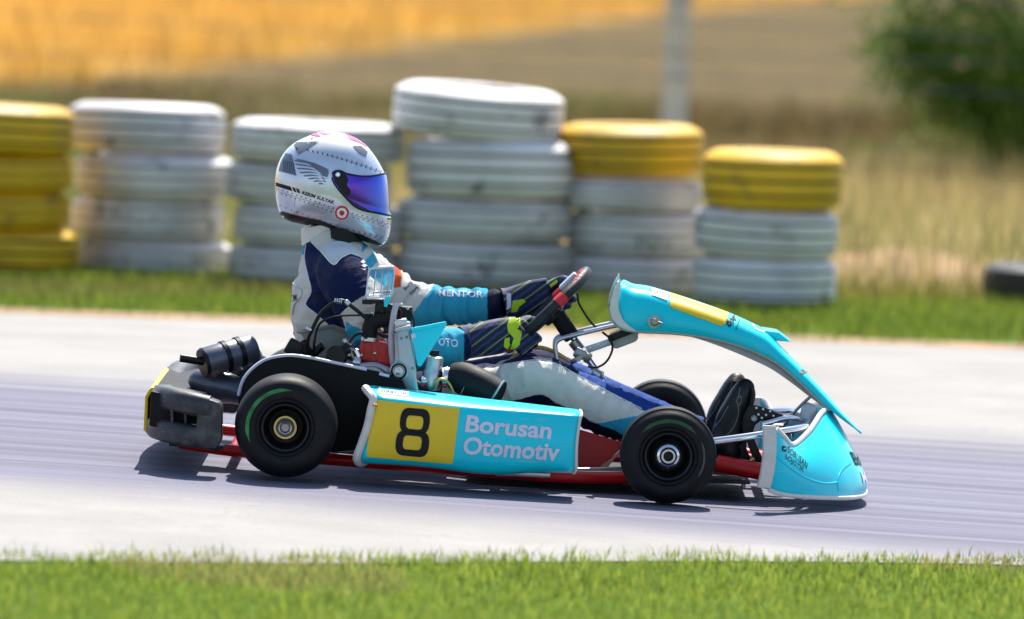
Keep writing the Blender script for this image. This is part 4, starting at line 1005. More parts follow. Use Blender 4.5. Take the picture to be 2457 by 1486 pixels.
each('screw', [bolt(K(x, y, -.426), .0035, h=.003) for x, y in ((963, 812), (976, 809), (977, 886), (990, 884))], 'steel', rd)
kp('top_flange', prism([(945, 790), (984, 780), (986, 787), (948, 797)], -.44, -.40, .002), 'plate', rd)
tri = kp('bracket_fin', prism([(986, 790), (1070, 774), (1072, 780), (1010, 880), (1002, 878)], -.425, -.405, .003, rnd=3), 'cyan')
kp('fin_fold', prism([(986, 788), (1069, 772), (1071, 778), (988, 795)], -.44, -.424, .002), 'cyan', tri)
kp('fin_bolt', bolt(K(992, 806, -.426), .0075, h=.004), 'lilac', tri)

# --- carburettor and intake
ca = kp('carburettor', join(lathe([(1e-4, 0), (.026, 0), (.028, .006), (.028, .05), (.024, .056), (.024, .09), (.018, .094), (1e-4, .094)], K(1032, 935, -.33), (.12, 0, 1), 26), cyl(K(1010, 915, -.34), K(1055, 915, -.34), .016, 14, .002)), 'alu')
kp('carburettor_cap', lathe([(1e-4, .036), (.013, .036), (.0135, .022), (.019, .020), (.0195, 0), (1e-4, 0)], K(1040, 872, -.33), (.05, 0, 1), 22), 'black', ca)
kp('bell_mouth', lathe([(.026, 0), (.030, .002), (.030, .012), (.027, .014), (.027, .026), (.031, .028), (.031, .036)], K(1064, 905, -.34), (1, 0, -.1), 28), 'chrome', ca)
kp('intake_duct', tube([K(1085, 905, -.34), K(1110, 908, -.35), K(1150, 925, -.37), K(1195, 950, -.39)], [.038, .045, .046, .044], 26, 5), 'blackmat', ca)
each('duct_seam', [lathe([(.0462, -.002), (.048, 0), (.0462, .002)], K(1125, 914, -.357), (.9, -.1, -.45), 26), lathe([(.0440, -.003), (.0475, 0), (.0440, .003)], K(1190, 947, -.388), (.88, -.1, -.5), 26)], 'plate', ca)
kp('fuel_line', tube([K(1044, 935, -.37), K(1050, 915, -.375), K(1062, 910, -.375), K(1078, 920, -.375), K(1088, 942, -.375)], .0045, 10, 5), 'brass', ca)
kp('link_rod', tube([K(796, 1052, -.42), K(840, 1035, -.42), K(880, 1018, -.42)], .0055, 10, 3), 'brass')
kp('bearing_carrier', prism([(795, 1058), (858, 1064), (850, 1092), (790, 1086)], -.40, -.36, .004), 'steel')

# --- seat
rings = []
for px, py, hw, th in ((718, 792, .165, .0), (740, 830, .185, .0), (775, 885, .195, 0), (830, 940, .195, 0), (920, 985, .19, 0), (1020, 1005, .17, 0), (1090, 1008, .15, 0)):
    c = K(px, py, 0)
    t = len(rings); lip = (.10, .13, .16, .17, .14, .10, .06)[t]; d = [Vector((1, 0, .25)), Vector((1, 0, .45)), Vector((.85, 0, .7)), Vector((.5, 0, .9)), Vector((.15, 0, 1)), Vector((0, 0, 1)), Vector((0, 0, 1))][t].normalized()
    rings.append([c + Vector((0, -hw, 0)) + d * lip, c + Vector((0, -hw * .98, 0)) + d * lip * .5, c + Vector((0, -hw * .86, 0)) + d * .02, c + Vector((0, -hw * .4, 0)), c, c + Vector((0, hw * .4, 0)), c + Vector((0, hw * .86, 0)) + d * .02, c + Vector((0, hw * .98, 0)) + d * lip * .5, c + Vector((0, hw, 0)) + d * lip])
cols = [catmull([r_[k] for r_ in rings], 4) for k in range(9)]
rings = [catmull([cols[k][i] for k in range(9)], 3) for i in range(len(cols[0]))]
st = kp('seat', loft(rings, closed=False), 'seat', None, True, 180); m_ = st.modifiers.new('thickness', 'SOLIDIFY'); m_.thickness = .006
edge = [r_[0] for r_ in rings[::-1]] + rings[0] + [r_[-1] for r_ in rings]
kp('seat_edge', tube(edge[::2], .006, 8, 1), 'seat', st)
each('seat_stay', [cyl(K(760, 860, -.19), K(770, 1020, -.33), .009), cyl(K(820, 905, -.20), K(850, 1080, -.34), .009)], 'steel')

# --- action camera clamped above the engine
ac = empty('action_camera', K(915, 715, -.36)); tag(ac, 'small camera in clear plastic housing clamped above the red engine', 'camera')
def ap(name, vf, mat): return obj(name, vf[0], vf[1], MATS[mat], ac)
def shell(px, y0, y1, bev, rnd): return prism(px, y0, y1, bev, rnd=rnd)
hs = ap('housing', shell([(885, 646), (944, 640), (948, 650), (940, 712), (880, 716), (878, 706)], -.385, -.335, .004, 7), 'clear')
for px_ in (900, 916, 930): ap('inner_rib', tube([K(px_ + 2, 652, -.352), K(px_, 680, -.350), K(px_ - 2, 708, -.352)], .0016, 6, 3), 'lilac')
ap('inner_tray', prism([(886, 700), (938, 696), (937, 706), (885, 709)], -.378, -.342, .002), 'clear')
ap('latch', shell([(906, 640), (944, 638), (946, 646), (906, 650)], -.38, -.34, .002, 3), 'plate')
frame = [(885, 646), (944, 640), (947, 652), (940, 712), (880, 716), (878, 704)]
ap('housing_frame', tube([K(a, b, -.386) for a, b in rpoly(frame + [frame[0]], 6, 4)][:-4] + [K(885, 650, -.386)], .0022, 6, 1), 'lilac')
ap('mount_arm', join(box(K(882, 724, -.36), (.03, .03, .014), None, .003), box(K(912, 724, -.36), (.05, .03, .012), None, .003), prism([(903, 722), (926, 722), (922, 752), (908, 752)], -.375, -.345, .003)), 'black')
ap('blue_tag', prism([(921, 722), (932, 710), (938, 718), (928, 738), (921, 736)], -.392, -.388, .001), 'cyan')
# ------------------------------------------------------------------ driver
def remesh(name, vf, vox, smooth_it=2, sub=0):
    me = bpy.data.meshes.new(name); me.from_pydata([tuple(v) for v in vf[0]], [], [tuple(q) for q in vf[1]])
    bm = bmesh.new(); bm.from_mesh(me); bmesh.ops.recalc_face_normals(bm, faces=bm.faces[:]); bm.to_mesh(me); bm.free()
    o = bpy.data.objects.new(name, me); COL.objects.link(o)
    r_ = o.modifiers.new('r', 'REMESH'); r_.mode = 'VOXEL'; r_.voxel_size = vox; r_.adaptivity = 0
    if smooth_it:
        s_ = o.modifiers.new('s', 'SMOOTH'); s_.iterations = smooth_it; s_.factor = .5
    if sub:
        u_ = o.modifiers.new('u', 'SUBSURF'); u_.levels = sub; u_.render_levels = sub
    dg = bpy.context.evaluated_depsgraph_get(); out = bpy.data.meshes.new_from_object(o.evaluated_get(dg))
    bpy.data.objects.remove(o); bpy.data.meshes.remove(me); out.name = name
    return out
def inpoly(x, y, P):
    c = False; j = len(P) - 1
    for i in range(len(P)):
        if (P[i][1] > y) != (P[j][1] > y) and x < (P[j][0] - P[i][0]) * (y - P[i][1]) / (P[j][1] - P[i][1]) + P[i][0]: c = not c
        j = i
    return c
def topx(p):
    d = p - CAM; w_ = d.dot(FWD); return IW / 2 + FPX * d.dot(RGT) / w_, IH / 2 - FPX * d.dot(UPV) / w_

Y_ = (0, 1, 0)
torso = [(K(905, 950, 0), .10, .165), (K(850, 890, 0), .118, .165), (K(820, 805, 0), .132, .158), (K(812, 725, 0), .132, .172), (K(810, 655, 0), .118, .182), (K(797, 615, 0), .098, .15), (K(788, 588, 0), .076, .095), (K(782, 548, 0), .062, .068)]
narm = [(K(812, 640, -.15), .066), (K(825, 665, -.205), .076), (K(868, 745, -.245), .069), (K(912, 822, -.265), .060), (K(985, 842, -.26), .058), (K(1060, 836, -.24), .054), (K(1118, 824, -.215), .048)]
farm = [(K(820, 632, .15), .066), (K(850, 645, .20), .074), (K(920, 690, .26), .068), (K(992, 728, .28), .064), (K(1075, 735, .25), .056), (K(1160, 733, .20), .048), (K(1212, 730, .18), .040)]
nleg = [(K(925, 962, -.09), .082), (K(1090, 948, -.125), .078), (K(1200, 932, -.15), .073), (K(1285, 914, -.165), .072), (K(1375, 946, -.165), .070), (K(1465, 990, -.15), .071), (K(1560, 1018, -.135), .060), (K(1640, 1040, -.125), .047), (K(1690, 1050, -.12), .042)]
fleg = [(Vector((p.x, -p.y, p.z - .002)), r_) for p, r_ in nleg]
def limb(l): return tube([p for p, r_ in l], [r_ for p, r_ in l], 20, 6, up=Y_)
def ball(c, r, sy=1.0):
    return lathe([(max(1e-4, r * math.sin(a)), -r * math.cos(a)) for a in np.linspace(0, math.pi, 12)], c, (0, 0, 1), 20)
parts = [tube([p for p, a, b in torso], [a for p, a, b in torso], 28, 6, ry=[b for p, a, b in torso], up=Y_)]
parts += [limb(l) for l in (narm, farm, nleg, fleg)]
parts += [ball(narm[0][0], .07), ball(farm[0][0], .07), ball(nleg[0][0], .088), ball(fleg[0][0], .088)]
me = remesh('person', join(*parts), .006, 4, 1)
CH = {'torso': [(p, b) for p, a, b in torso], 'narm': narm, 'farm': farm, 'nleg': nleg, 'fleg': fleg}
segs = []
for k, l in CH.items():
    acc = 0
    for (a, ra), (b, rb2) in zip(l, l[1:]):
        segs.append((k, np.array(a), np.array(b), ra, rb2, acc)); acc += (b - a).length
n = len(me.vertices); co = np.empty(n * 3); me.vertices.foreach_get('co', co); co = co.reshape(-1, 3)
no = np.empty(n * 3); me.vertices.foreach_get('normal', no); no = no.reshape(-1, 3)
best = np.full(n, 1e9); reg = np.zeros(n, int); tt = np.zeros(n); axd = np.zeros((n, 3)); names = list(CH)
for k, a, b, ra, rb2, acc in segs:
    d = b - a; L2 = d @ d; t = np.clip(((co - a) @ d) / L2, 0, 1); q = a + t[:, None] * d
    dist = np.linalg.norm(co - q, axis=1) / (ra + (rb2 - ra) * t) * (1.0 if k != 'torso' else 1.04)
    m2 = dist < best; best[m2] = dist[m2]; reg[m2] = names.index(k); tt[m2] = acc + t[m2] * math.sqrt(L2); axd[m2] = d / math.sqrt(L2)
CREAM, NAVY, DNAVY, LBLUE, ROYAL, ORANGE = (.62, .60, .54), (.005, .012, .058), (.004, .007, .030), (.03, .34, .50), (.012, .058, .27), (.66, .09, .02)
PALE = (.50, .58, .60)
navyP = [(732, 583), (747, 580), (772, 606), (800, 635), (818, 620), (841, 608), (866, 616), (884, 640), (890, 700), (848, 726), (819, 753), (829, 790), (790, 783), (759, 754), (732, 731), (747, 700), (739, 661), (730, 620)]
legW = [(1060, 885), (1160, 884), (1225, 872), (1290, 864), (1335, 873), (1400, 908), (1480, 950), (1548, 984), (1560, 992), (1430, 1017), (1345, 972), (1297, 946), (1250, 956), (1200, 966), (1150, 975), (1060, 985)]
legB = [(1430, 1016), (1560, 980), (1620, 1005), (1600, 1050), (1520, 1056), (1500, 1048), (1470, 1030)]
col = np.ones((n, 4))
for i in range(n):
    p = Vector(co[i]); x, y = topx(p); rn = names[reg[i]]
    if rn == 'torso':
        c = NAVY if inpoly(x, y, navyP) and p.y < 0 else CREAM
        if c is CREAM and x < 738 and 580 < y < 612: c = LBLUE
        if c is CREAM and x > 868 and y < 700: c = LBLUE if (x + y) % 60 < 34 else CREAM
        if y > 880: c = NAVY
        if p.y > 0 and x > 860 and y < 640: c = LBLUE
    elif rn == 'narm':
        if inpoly(x, y, navyP): c = NAVY
        elif y < 640 and x < 870: c = PALE if x > 770 else CREAM
        elif x > 1114: c = NAVY
        elif x > 985 or (x > 830 and y > 772 + (x - 830) * .5 and x < 868): c = LBLUE
        elif y < 650: c = LBLUE
        else: c = CREAM
    elif rn == 'farm':
        if x > 1170: c = DNAVY
        elif x > 1037 - (y - 690) * .75: c = LBLUE
        elif 938 < x < 962 and y < 690: c = ORANGE
        elif x < 900: c = LBLUE if y < 612 else NAVY
        else: c = CREAM
    elif rn == 'nleg':
        if inpoly(x, y, legW) and no[i][1] < .2: c = (.70, .68, .61)
        elif inpoly(x, y, legB) and no[i][1] < .2: c = LBLUE
        elif no[i][2] > .15: c = ROYAL if x > 1390 else NAVY
        else: c = DNAVY
    else:
        c = ROYAL if x > 1360 else NAVY
    col[i, :3] = c
# folds: ridges across the limb axis, stronger on sleeves, knees and the lower back
dsp = np.zeros(n)
for i in range(n):
    rn = names[reg[i]]; p = Vector(co[i]); t = tt[i]
    amp, fr = {'torso': (.0065, 24), 'narm': (.0065, 32), 'farm': (.0095, 36), 'nleg': (.0085, 20), 'fleg': (.0035, 22)}[rn]
    q = Vector((t * fr, p.y * 9 + p.z * 7, reg[i] * 7.3))
    a = noise.noise(q) ; b = noise.noise(q * 2.1 + Vector((3, 1, 5)))
    r_ = (1 - abs(a) * 2.2) * .7 + b * .35
    if rn == 'narm' and t < .12: r_ *= .35
    dsp[i] = amp * (r_ - .4) + .0012 * noise.noise(p * 45)
co2 = co + no * dsp[:, None]; me.vertices.foreach_set('co', co2.reshape(-1))
at = me.color_attributes.new('col', 'FLOAT_COLOR', 'POINT'); at.data.foreach_set('color', col.reshape(-1))
sm_, nd, lk, b_ = nodes('race_suit')
a_ = nd.new('ShaderNodeAttribute'); a_.attribute_name = 'col'; tc = nd.new('ShaderNodeTexCoord')
n1 = nnoise(nd, lk, tc.outputs['Object'], 9, 7, None, .65); n2 = nnoise(nd, lk, tc.outputs['Object'], 420, 2); n3 = nnoise(nd, lk, tc.outputs['Object'], 38, 5)
c = nmix(nd, lk, nrange(nd, lk, n1, .52, .78, 0, .26), a_.outputs['Color'], (.14, .12, .09))
lk.new(c, b_.inputs['Base Color']); b_.inputs['Roughness'].default_value = .78; b_.inputs['Sheen Weight'].default_value = .0; b_.inputs['Specular IOR Level'].default_value = .15
bp = nd.new('ShaderNodeBump'); bp.inputs['Strength'].default_value = .35; bp.inputs['Distance'].default_value = .0015; lk.new(n2, bp.inputs['Height'])
bp2 = nd.new('ShaderNodeBump'); bp2.inputs['Strength'].default_value = .7; bp2.inputs['Distance'].default_value = .006; lk.new(n3, bp2.inputs['Height']); lk.new(bp.outputs[0], bp2.inputs['Normal'])
lk.new(bp2.outputs[0], b_.inputs['Normal'])
person = obj_me('person', me, sm_, None, True, 180, fix=False)
tag(person, 'person in navy, white and light blue race suit seated in the kart, steering', 'person')
BV_SUIT = bvh_of(person)
def pp(name, vf, mat, parent=None, smooth=True, angle=40): return obj(name, vf[0], vf[1], MATS[mat], parent or person, smooth, angle)
def seam(pts, mat='white', r_=.0016, Yref=-.2, name='piping'):
    P = []
    for a, b in [(q[0], q[1]) for q in catmull([(a, b, 0) for a, b in pts], 6)]:
        d = ray(a, b); loc, nor, i, dist = BV_SUIT.ray_cast(CAM, d)
        if loc is None: continue
        P.append(loc + nor * .0005)
    if len(P) > 2: pp(name, tube(P, r_, 6, 1), mat)
seam([(734, 586), (731, 620), (739, 661), (747, 700), (733, 730), (759, 754), (790, 782)])
seam([(748, 582), (772, 606), (800, 635), (818, 620), (841, 609), (866, 617)])
seam([(848, 727), (819, 754)]); seam([(708, 612), (714, 590)], 'white')
seam([(706, 660), (704, 680), (716, 690), (725, 700), (720, 715), (708, 730), (703, 755)], 'plate', .0030, name='trim_line')
seam([(1162, 884), (1225, 872), (1290, 864), (1335, 873), (1400, 908), (1480, 950), (1540, 981)], 'white', .0012)
text_decal('lettering', 'Boru', [(966, 692), (983, 674), (990, 680), (973, 698)], BV_SUIT, MATS['decalblack'], person, .02, .002, Yref=.2)
text_decal('lettering', 'Otom', [(980, 704), (998, 686), (1005, 692), (987, 710)], BV_SUIT, MATS['decalblack'], person, .02, .002, Yref=.2)
text_decal('lettering', 'MENTOR', [(1052, 696), (1160, 701), (1160, 716), (1052, 711)], BV_SUIT, MATS['lilac'], person, .01, .003, Yref=.2)
text_decal('lettering', 'OTO', [(1052, 812), (1098, 815), (1098, 834), (1050, 830)], BV_SUIT, MATS['lilac'], person, .03, .003, Yref=-.2)
for P in ([(864, 630), (870, 624), (876, 628), (872, 634)], [(866, 638), (874, 634), (880, 638), (874, 643)], [(864, 644), (872, 646), (878, 645), (874, 650)]): poly_decal('chest_badge', P, BV_SUIT, MATS['lilac'], person, .002, -.2, 1.5)
text_decal('lettering', 'KM', [(697, 710), (712, 706), (713, 720), (698, 725)], BV_SUIT, MATS['decalblack'], person, .02, .002, Yref=-.1)
# collar and neck brace
pp('collar', tube([K(780, 572, 0), K(776, 558, 0), K(772, 538, 0)], [.069, .064, .058], 24, 4, ry=[.078, .072, .066], up=Y_), 'offwhite')
poly_decal('collar_print', [(722, 540), (735, 540), (734, 570), (720, 570)], bvh_of(person.children[-1]), MATS['wingdark'], person.children[-1], .001, 0)
pp('neck_brace', tube([K(815, 575, 0), K(820, 560, 0), K(822, 545, 0)], [.056, .058, .055], 24, 4, ry=[.09, .085, .08], up=Y_), 'knit')

# --- helmet
HP = [(924, 418), (912.5, 396), (895.6, 369.6), (873.8, 345.4), (842, 326), (801, 316.8), (764.7, 318.3), (735.7, 328.5), (704, 345), (680, 369.6), (665.4, 401), (659.4, 435), (660.6, 469), (669, 505), (677.5, 520), (697, 531), (735.7, 539), (769.6, 550), (818, 565), (866.5, 576), (905, 588), (917.4, 588), (929.5, 575), (938, 546.5), (939, 525), (935, 513), (932.5, 486), (928, 440)]
hc = K(795, 452, 0)
hp3 = [K(a, b, 0) for a, b in HP]; hp3 = catmull(hp3 + [hp3[0]], 6)[:-1]
ang = np.array([math.atan2(p.z - hc.z, p.x - hc.x) for p in hp3]); rad = np.array([math.hypot(p.z - hc.z, p.x - hc.x) for p in hp3])
od = np.argsort(ang); ang = ang[od]; rad = rad[od]
def hR(a): return float(np.interp(a, ang, rad, period=2 * math.pi))
HW = .124
def hy(x, z, grow=0.0):
    dx_, dz_ = x - hc.x, z - hc.z; r_ = math.hypot(dx_, dz_) / (hR(math.atan2(dz_, dx_)) + grow)
    # narrower toward the chin
    w_ = HW - .018 * max(0, min(1, (hc.z - z) / .16)) ** 2
    return (w_ + grow) * max(0.0, 1 - min(1, r_) ** 2.3) ** (1 / 2.3)
V, F = [], []; NT, NR = 220, 44
for s in (-1, 1):
    b0 = len(V)
    for j in range(NR + 1):
        rr_ = math.sin(j / NR * math.pi / 2)
        for i in range(NT):
            a = -math.pi + 2 * math.pi * i / NT; R_ = hR(a) * rr_
            x, z = hc.x + math.cos(a) * R_, hc.z + math.sin(a) * R_
            V.append(Vector((x, s * (hy(x, z) if j < NR else 0.0), z)))
    for j in range(NR):
        for i in range(NT):
            F.append((b0 + j * NT + i, b0 + j * NT + (i + 1) % NT, b0 + (j + 1) * NT + (i + 1) % NT, b0 + (j + 1) * NT + i))
hme = bpy.data.meshes.new('helmet'); hme.from_pydata([tuple(v) for v in V], [], F)
bm = bmesh.new(); bm.from_mesh(hme); bmesh.ops.remove_doubles(bm, verts=bm.verts[:], dist=1e-5); bmesh.ops.recalc_face_normals(bm, faces=bm.faces[:]); bm.to_mesh(hme); bm.free()
# shell paint: bluish silver, bright light on top painted in as a white crown
hm, nd, lk, b_ = nodes('helmet_paint')
tc = nd.new('ShaderNodeTexCoord'); sp2 = nd.new('ShaderNodeSeparateXYZ'); lk.new(tc.outputs['Object'], sp2.inputs[0])
n1 = nnoise(nd, lk, tc.outputs['Object'], 16, 5)
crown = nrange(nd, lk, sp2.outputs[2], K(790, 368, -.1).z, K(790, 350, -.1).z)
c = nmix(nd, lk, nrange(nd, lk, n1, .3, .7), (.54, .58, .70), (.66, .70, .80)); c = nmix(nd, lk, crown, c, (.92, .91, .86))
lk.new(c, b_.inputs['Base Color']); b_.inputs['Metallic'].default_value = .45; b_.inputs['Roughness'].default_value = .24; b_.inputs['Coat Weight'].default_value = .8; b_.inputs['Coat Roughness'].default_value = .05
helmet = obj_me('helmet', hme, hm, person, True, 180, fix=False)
BV_H = bvh_of(helmet)
poly_decal('lower_trim', [(669, 508), (677, 520), (697, 531), (735, 539), (770, 550), (818, 565), (866, 576), (905, 588), (917, 587), (900, 577), (866, 562), (830, 553), (800, 541), (770, 529), (735, 522), (700, 514), (680, 508)], BV_H, MATS['black'], helmet, .0016, 0, 0, 6)
# visor shell
vt = [(797, 418), (803, 411), (818, 410.5), (832, 417), (862, 422.5), (891, 422.5), (928, 416)]
vb = [(797, 426), (800, 437), (813, 456), (832, 477), (852, 496), (874, 505.5), (902, 510.5), (937, 517)]
def polyl(P, s):
    L = [0]
    for a, b in zip(P, P[1:]): L.append(L[-1] + math.dist(a, b))
    s *= L[-1]
    for i in range(len(P) - 1):
        if s <= L[i + 1] + 1e-9:
            t = (s - L[i]) / (L[i + 1] - L[i]); return (P[i][0] + (P[i + 1][0] - P[i][0]) * t, P[i][1] + (P[i + 1][1] - P[i][1]) * t)
    return P[-1]
def visor_surf(px, py, grow):
    p = K(px, py, -.06)
    for _ in range(5):
        y = -hy(p.x, p.z, grow); p = K(px, py, y)
    return p
VT = [(q[0], q[1]) for q in catmull([(a, b, 0) for a, b in vt], 6)]; VB = [(q[0], q[1]) for q in catmull([(a, b, 0) for a, b in vb], 6)]
gridv = []; ns, nv = 60, 26
for i in range(ns + 1):
    s = math.sin(i / ns * math.pi / 2); a = polyl(VT, s); b = polyl(VB, s)
    gridv.append([visor_surf(b[0] + (a[0] - b[0]) * k / nv, b[1] + (a[1] - b[1]) * k / nv, .0035) for k in range(nv + 1)])
for k in range(nv + 1): gridv[-1][k].y = 0.0
g2 = gridv + [[Vector((p.x, -p.y, p.z)) for p in r_] for r_ in reversed(gridv[:-1])]
vm, nd, lk, b_ = nodes('visor_mirror')
tc = nd.new('ShaderNodeTexCoord'); sp2 = nd.new('ShaderNodeSeparateXYZ'); lk.new(tc.outputs['Object'], sp2.inputs[0])
xa, xb = K(850, 460, -.1).x, K(932, 460, -.02).x
tint = nrange(nd, lk, sp2.outputs[0], xa, xb)
lk.new(nmix(nd, lk, tint, (.09, .015, .42), (.02, .10, .62)), b_.inputs['Base Color']); b_.inputs['Metallic'].default_value = .75; b_.inputs['Roughness'].default_value = .10; b_.inputs['Coat Weight'].default_value = .6; b_.inputs['Coat Roughness'].default_value = .03
vis = obj_me('visor', (lambda vf: (lambda m: (m.from_pydata([tuple(v) for v in vf[0]], [], vf[1]), m)[1])(bpy.data.meshes.new('visor')))(loft(g2, closed=False)), vm, helmet, True, 180)
edge = [r_[-1] for r_ in g2]; edge2 = [r_[0] for r_ in g2]
pp('visor_seal', tube(edge, .0028, 6, 1), 'black', helmet); pp('visor_seal', tube(edge2, .0028, 6, 1), 'black', helmet)
BV_V = bvh_of(vis)
poly_decal('pivot_plate', [(799, 419), (805, 413), (818, 413), (830, 419), (836, 432), (832, 445), (842, 458), (838, 470), (828, 468), (814, 452), (803, 437)], BV_V, MATS['black'], helmet, .0012, -.1, 3, 5)
pp('visor_screw', bolt(visor_surf(810.5, 420, .006), .0075, (0, -1, .1), .005), 'chrome', helmet)
# graphics
def circle(cx, cy, r_, n=28): return [(cx + r_ * math.cos(2 * math.pi * i / n), cy + r_ * math.sin(2 * math.pi * i / n)) for i in range(n)]
for r_, mt, o_ in ((18.2, 'white', .0012), (17, 'decalred', .0018), (12.2, 'white', .0024), (6, 'decalred', .003)):
    poly_decal('roundel', circle(820.5, 510.5, r_), BV_H, MATS[mt], helmet, o_, -.1, 0, 6)
text_decal('name_lettering', 'KERIM SULYAK', [(726, 458), (803, 482), (802, 491), (724, 466)], BV_H, MATS['decalblack'], helmet, .03, .0015, .15, -.1)
poly_decal('stripe', [(662, 438), (697, 448), (702, 459), (663, 447)], BV_H, MATS['decalblack'], helmet, .0014, -.05)
for k in range(2): poly_decal('stripe', [(701 + 9 * k, 449 + 2.6 * k), (707 + 9 * k, 451 + 2.6 * k), (712 + 9 * k, 462 + 2.4 * k), (706 + 9 * k, 460 + 2.4 * k)], BV_H, MATS['decalblack'], helmet, .0014, -.1)
poly_decal('rear_panel', [(686, 368), (700, 371), (711, 422), (669, 411), (675, 388)], BV_H, MATS['wingdark'], helmet, .0014, -.05)
for k in range(6): poly_decal('panel_line', [(681 + 4.5 * k, 385 + k), (682.2 + 4.5 * k, 385 + k), (683 + 5 * k, 412 + 1.2 * k), (681.8 + 5 * k, 412 + 1.2 * k)], BV_H, MATS['black'], helmet, .002, -.05)
# feathered wing
LF = [(706.6, 384), (709, 393), (713, 403), (719, 413), (729, 421), (741, 428), (753, 434), (765, 440)]
for k, (x0, y0) in enumerate(LF):
    x1, y1 = 752 + 3.6 * k, 396 + 6.6 * k
    up_p = [(q[0], q[1]) for q in catmull([(x0, y0, 0), ((x0 + x1) / 2, (y0 + y1) / 2 - 2.2, 0), (x1, y1, 0)], 6)]
    poly_decal('wing_feather', up_p + [(a, b + .7 + 3.0 * math.sin(math.pi * (.25 + .75 * i / (len(up_p) - 1)))) for i, (a, b) in reversed(list(enumerate(up_p)))], BV_H, MATS['wingdark'], helmet, .0015, -.1, 0, 9)
poly_decal('wing_arm', [(708, 380.5), (730, 385), (752, 391), (772, 399), (788, 407), (789, 416), (784, 428), (781, 424), (784, 414), (778, 408), (760, 400), (740, 393), (722, 388)], BV_H, MATS['wingdark'], helmet, .0016, -.1, 0, 8)
for k in range(5):
    x0, y0 = 760 + 3.2 * k, 402 + 7.4 * k
    poly_decal('wing_feather', [(x0, y0), (x0 + 14 - 1.6 * k, y0 + 5 - .6 * k), (x0 + 16 - 1.6 * k, y0 + 9 - .6 * k), (x0 + 3, y0 + 4)], BV_H, MATS['wingdark'], helmet, .0016, -.1, 0, 8)
# winglets and crown marks
poly_decal('crown_mark', [(704, 344), (716, 342), (724, 350), (765, 340.5), (750, 350), (732, 362), (716, 372), (722, 356)], BV_H, MATS['wingdark'], helmet, .0015, -.1)
poly_decal('crown_mark', [(846, 351), (866, 351), (881, 365), (878, 377), (862, 368)], BV_H, MATS['wingdark'], helmet, .0015, -.1)
for P in ([(742, 324), (760, 320.5), (772, 329), (755, 327)], [(764, 319.5), (796, 318.5), (800, 325), (780, 324.5)], [(816, 327), (846, 330), (874, 346), (884, 356), (866, 344), (842, 336)], [(820, 320), (842, 327), (862, 338), (842, 330)]):
    poly_decal('crown_mark', P, BV_H, MATS['pink'], helmet, .0015, -.06, 0, 5)
def rivrow(p0, p1, n_, sag=0.0):
    out = []
    for i in range(n_):
        t = i / (n_ - 1); out.append((p0[0] + (p1[0] - p0[0]) * t, p0[1] + (p1[1] - p0[1]) * t + sag * 4 * t * (1 - t)))
    return out
dots = rivrow((727, 357), (915, 410), 17, -4) + rivrow((740, 362), (912, 416), 16, -4) + rivrow((668, 454), (800, 500), 13, -1) + rivrow((676, 466), (795, 508), 12, -1) + rivrow((845, 513), (930, 536), 8, -2) + rivrow((848, 522), (931, 546), 8, -2) + rivrow((672, 494), (930, 572), 20, 6) + rivrow((850, 554), (925, 577), 7, 1)
V, F = [], []
for a, b in dots:
    d = ray(a, b); loc, nor, i, dist = BV_H.ray_cast(CAM, d)
    if loc is None: continue
    v2, f2 = lathe([(1e-4, .0014), (.0016, .0012), (.0022, 0)], loc, nor, 7); k = len(V); V += v2; F += [tuple(i + k for i in q) for q in f2]
o = pp('rivets', (V, F), 'rivet', helmet); tag(o, kind='stuff')
for P in (rivrow((727, 360), (915, 413), 30, -4), rivrow((668, 460), (800, 504), 24, -1), rivrow((845, 517), (932, 541), 14, -2), [(708, 478), (706, 495), (703, 510)], [(817, 529), (815, 538), (812, 545)]):
    Q = []
    for a, b in P:
        loc, nor, i, dist = BV_H.ray_cast(CAM, ray(a, b))
        if loc is not None: Q.append(loc)
    pp('panel_joint', tube(Q, .0007, 5, 1), 'rivet', helmet)
poly_decal('chin_vent', [(930, 523), (937, 524), (937, 528), (930, 527)], BV_H, MATS['black'], helmet, .0015, -.02)

# --- gloves
gm_, nd, lk, b_ = nodes('glove_fabric')
tc = nd.new('ShaderNodeTexCoord'); mp = nd.new('ShaderNodeMapping'); mp.inputs['Rotation'].default_value = (0, math.radians(38), 0); lk.new(tc.outputs['Object'], mp.inputs[0])
wv = nd.new('ShaderNodeTexWave'); wv.bands_direction = 'Z'; wv.inputs['Scale'].default_value = 19; wv.inputs['Distortion'].default_value = 1.0; wv.inputs['Detail'].default_value = .5; wv.inputs['Detail Scale'].default_value = 3; lk.new(mp.outputs[0], wv.inputs['Vector'])
wv2 = nd.new('ShaderNodeTexWave'); wv2.bands_direction = 'Z'; wv2.inputs['Scale'].default_value = 9; wv2.inputs['Distortion'].default_value = .8; wv2.inputs['Phase Offset'].default_value = 2; lk.new(mp.outputs[0], wv2.inputs['Vector'])
c = nmix(nd, lk, nrange(nd, lk, wv.outputs['Fac'], .55, .7), (.006, .006, .012), (.010, .030, .17))
c = nmix(nd, lk, nrange(nd, lk, wv2.outputs['Fac'], .975, .995), c, (.22, .28, .06))
lk.new(c, b_.inputs['Base Color']); b_.inputs['Roughness'].default_value = .7
n2 = nnoise(nd, lk, tc.outputs['Object'], 90, 3); bp = nd.new('ShaderNodeBump'); bp.inputs['Strength'].default_value = .4; bp.inputs['Distance'].default_value = .002; lk.new(n2, bp.inputs['Height']); lk.new(bp.outputs[0], b_.inputs['Normal'])
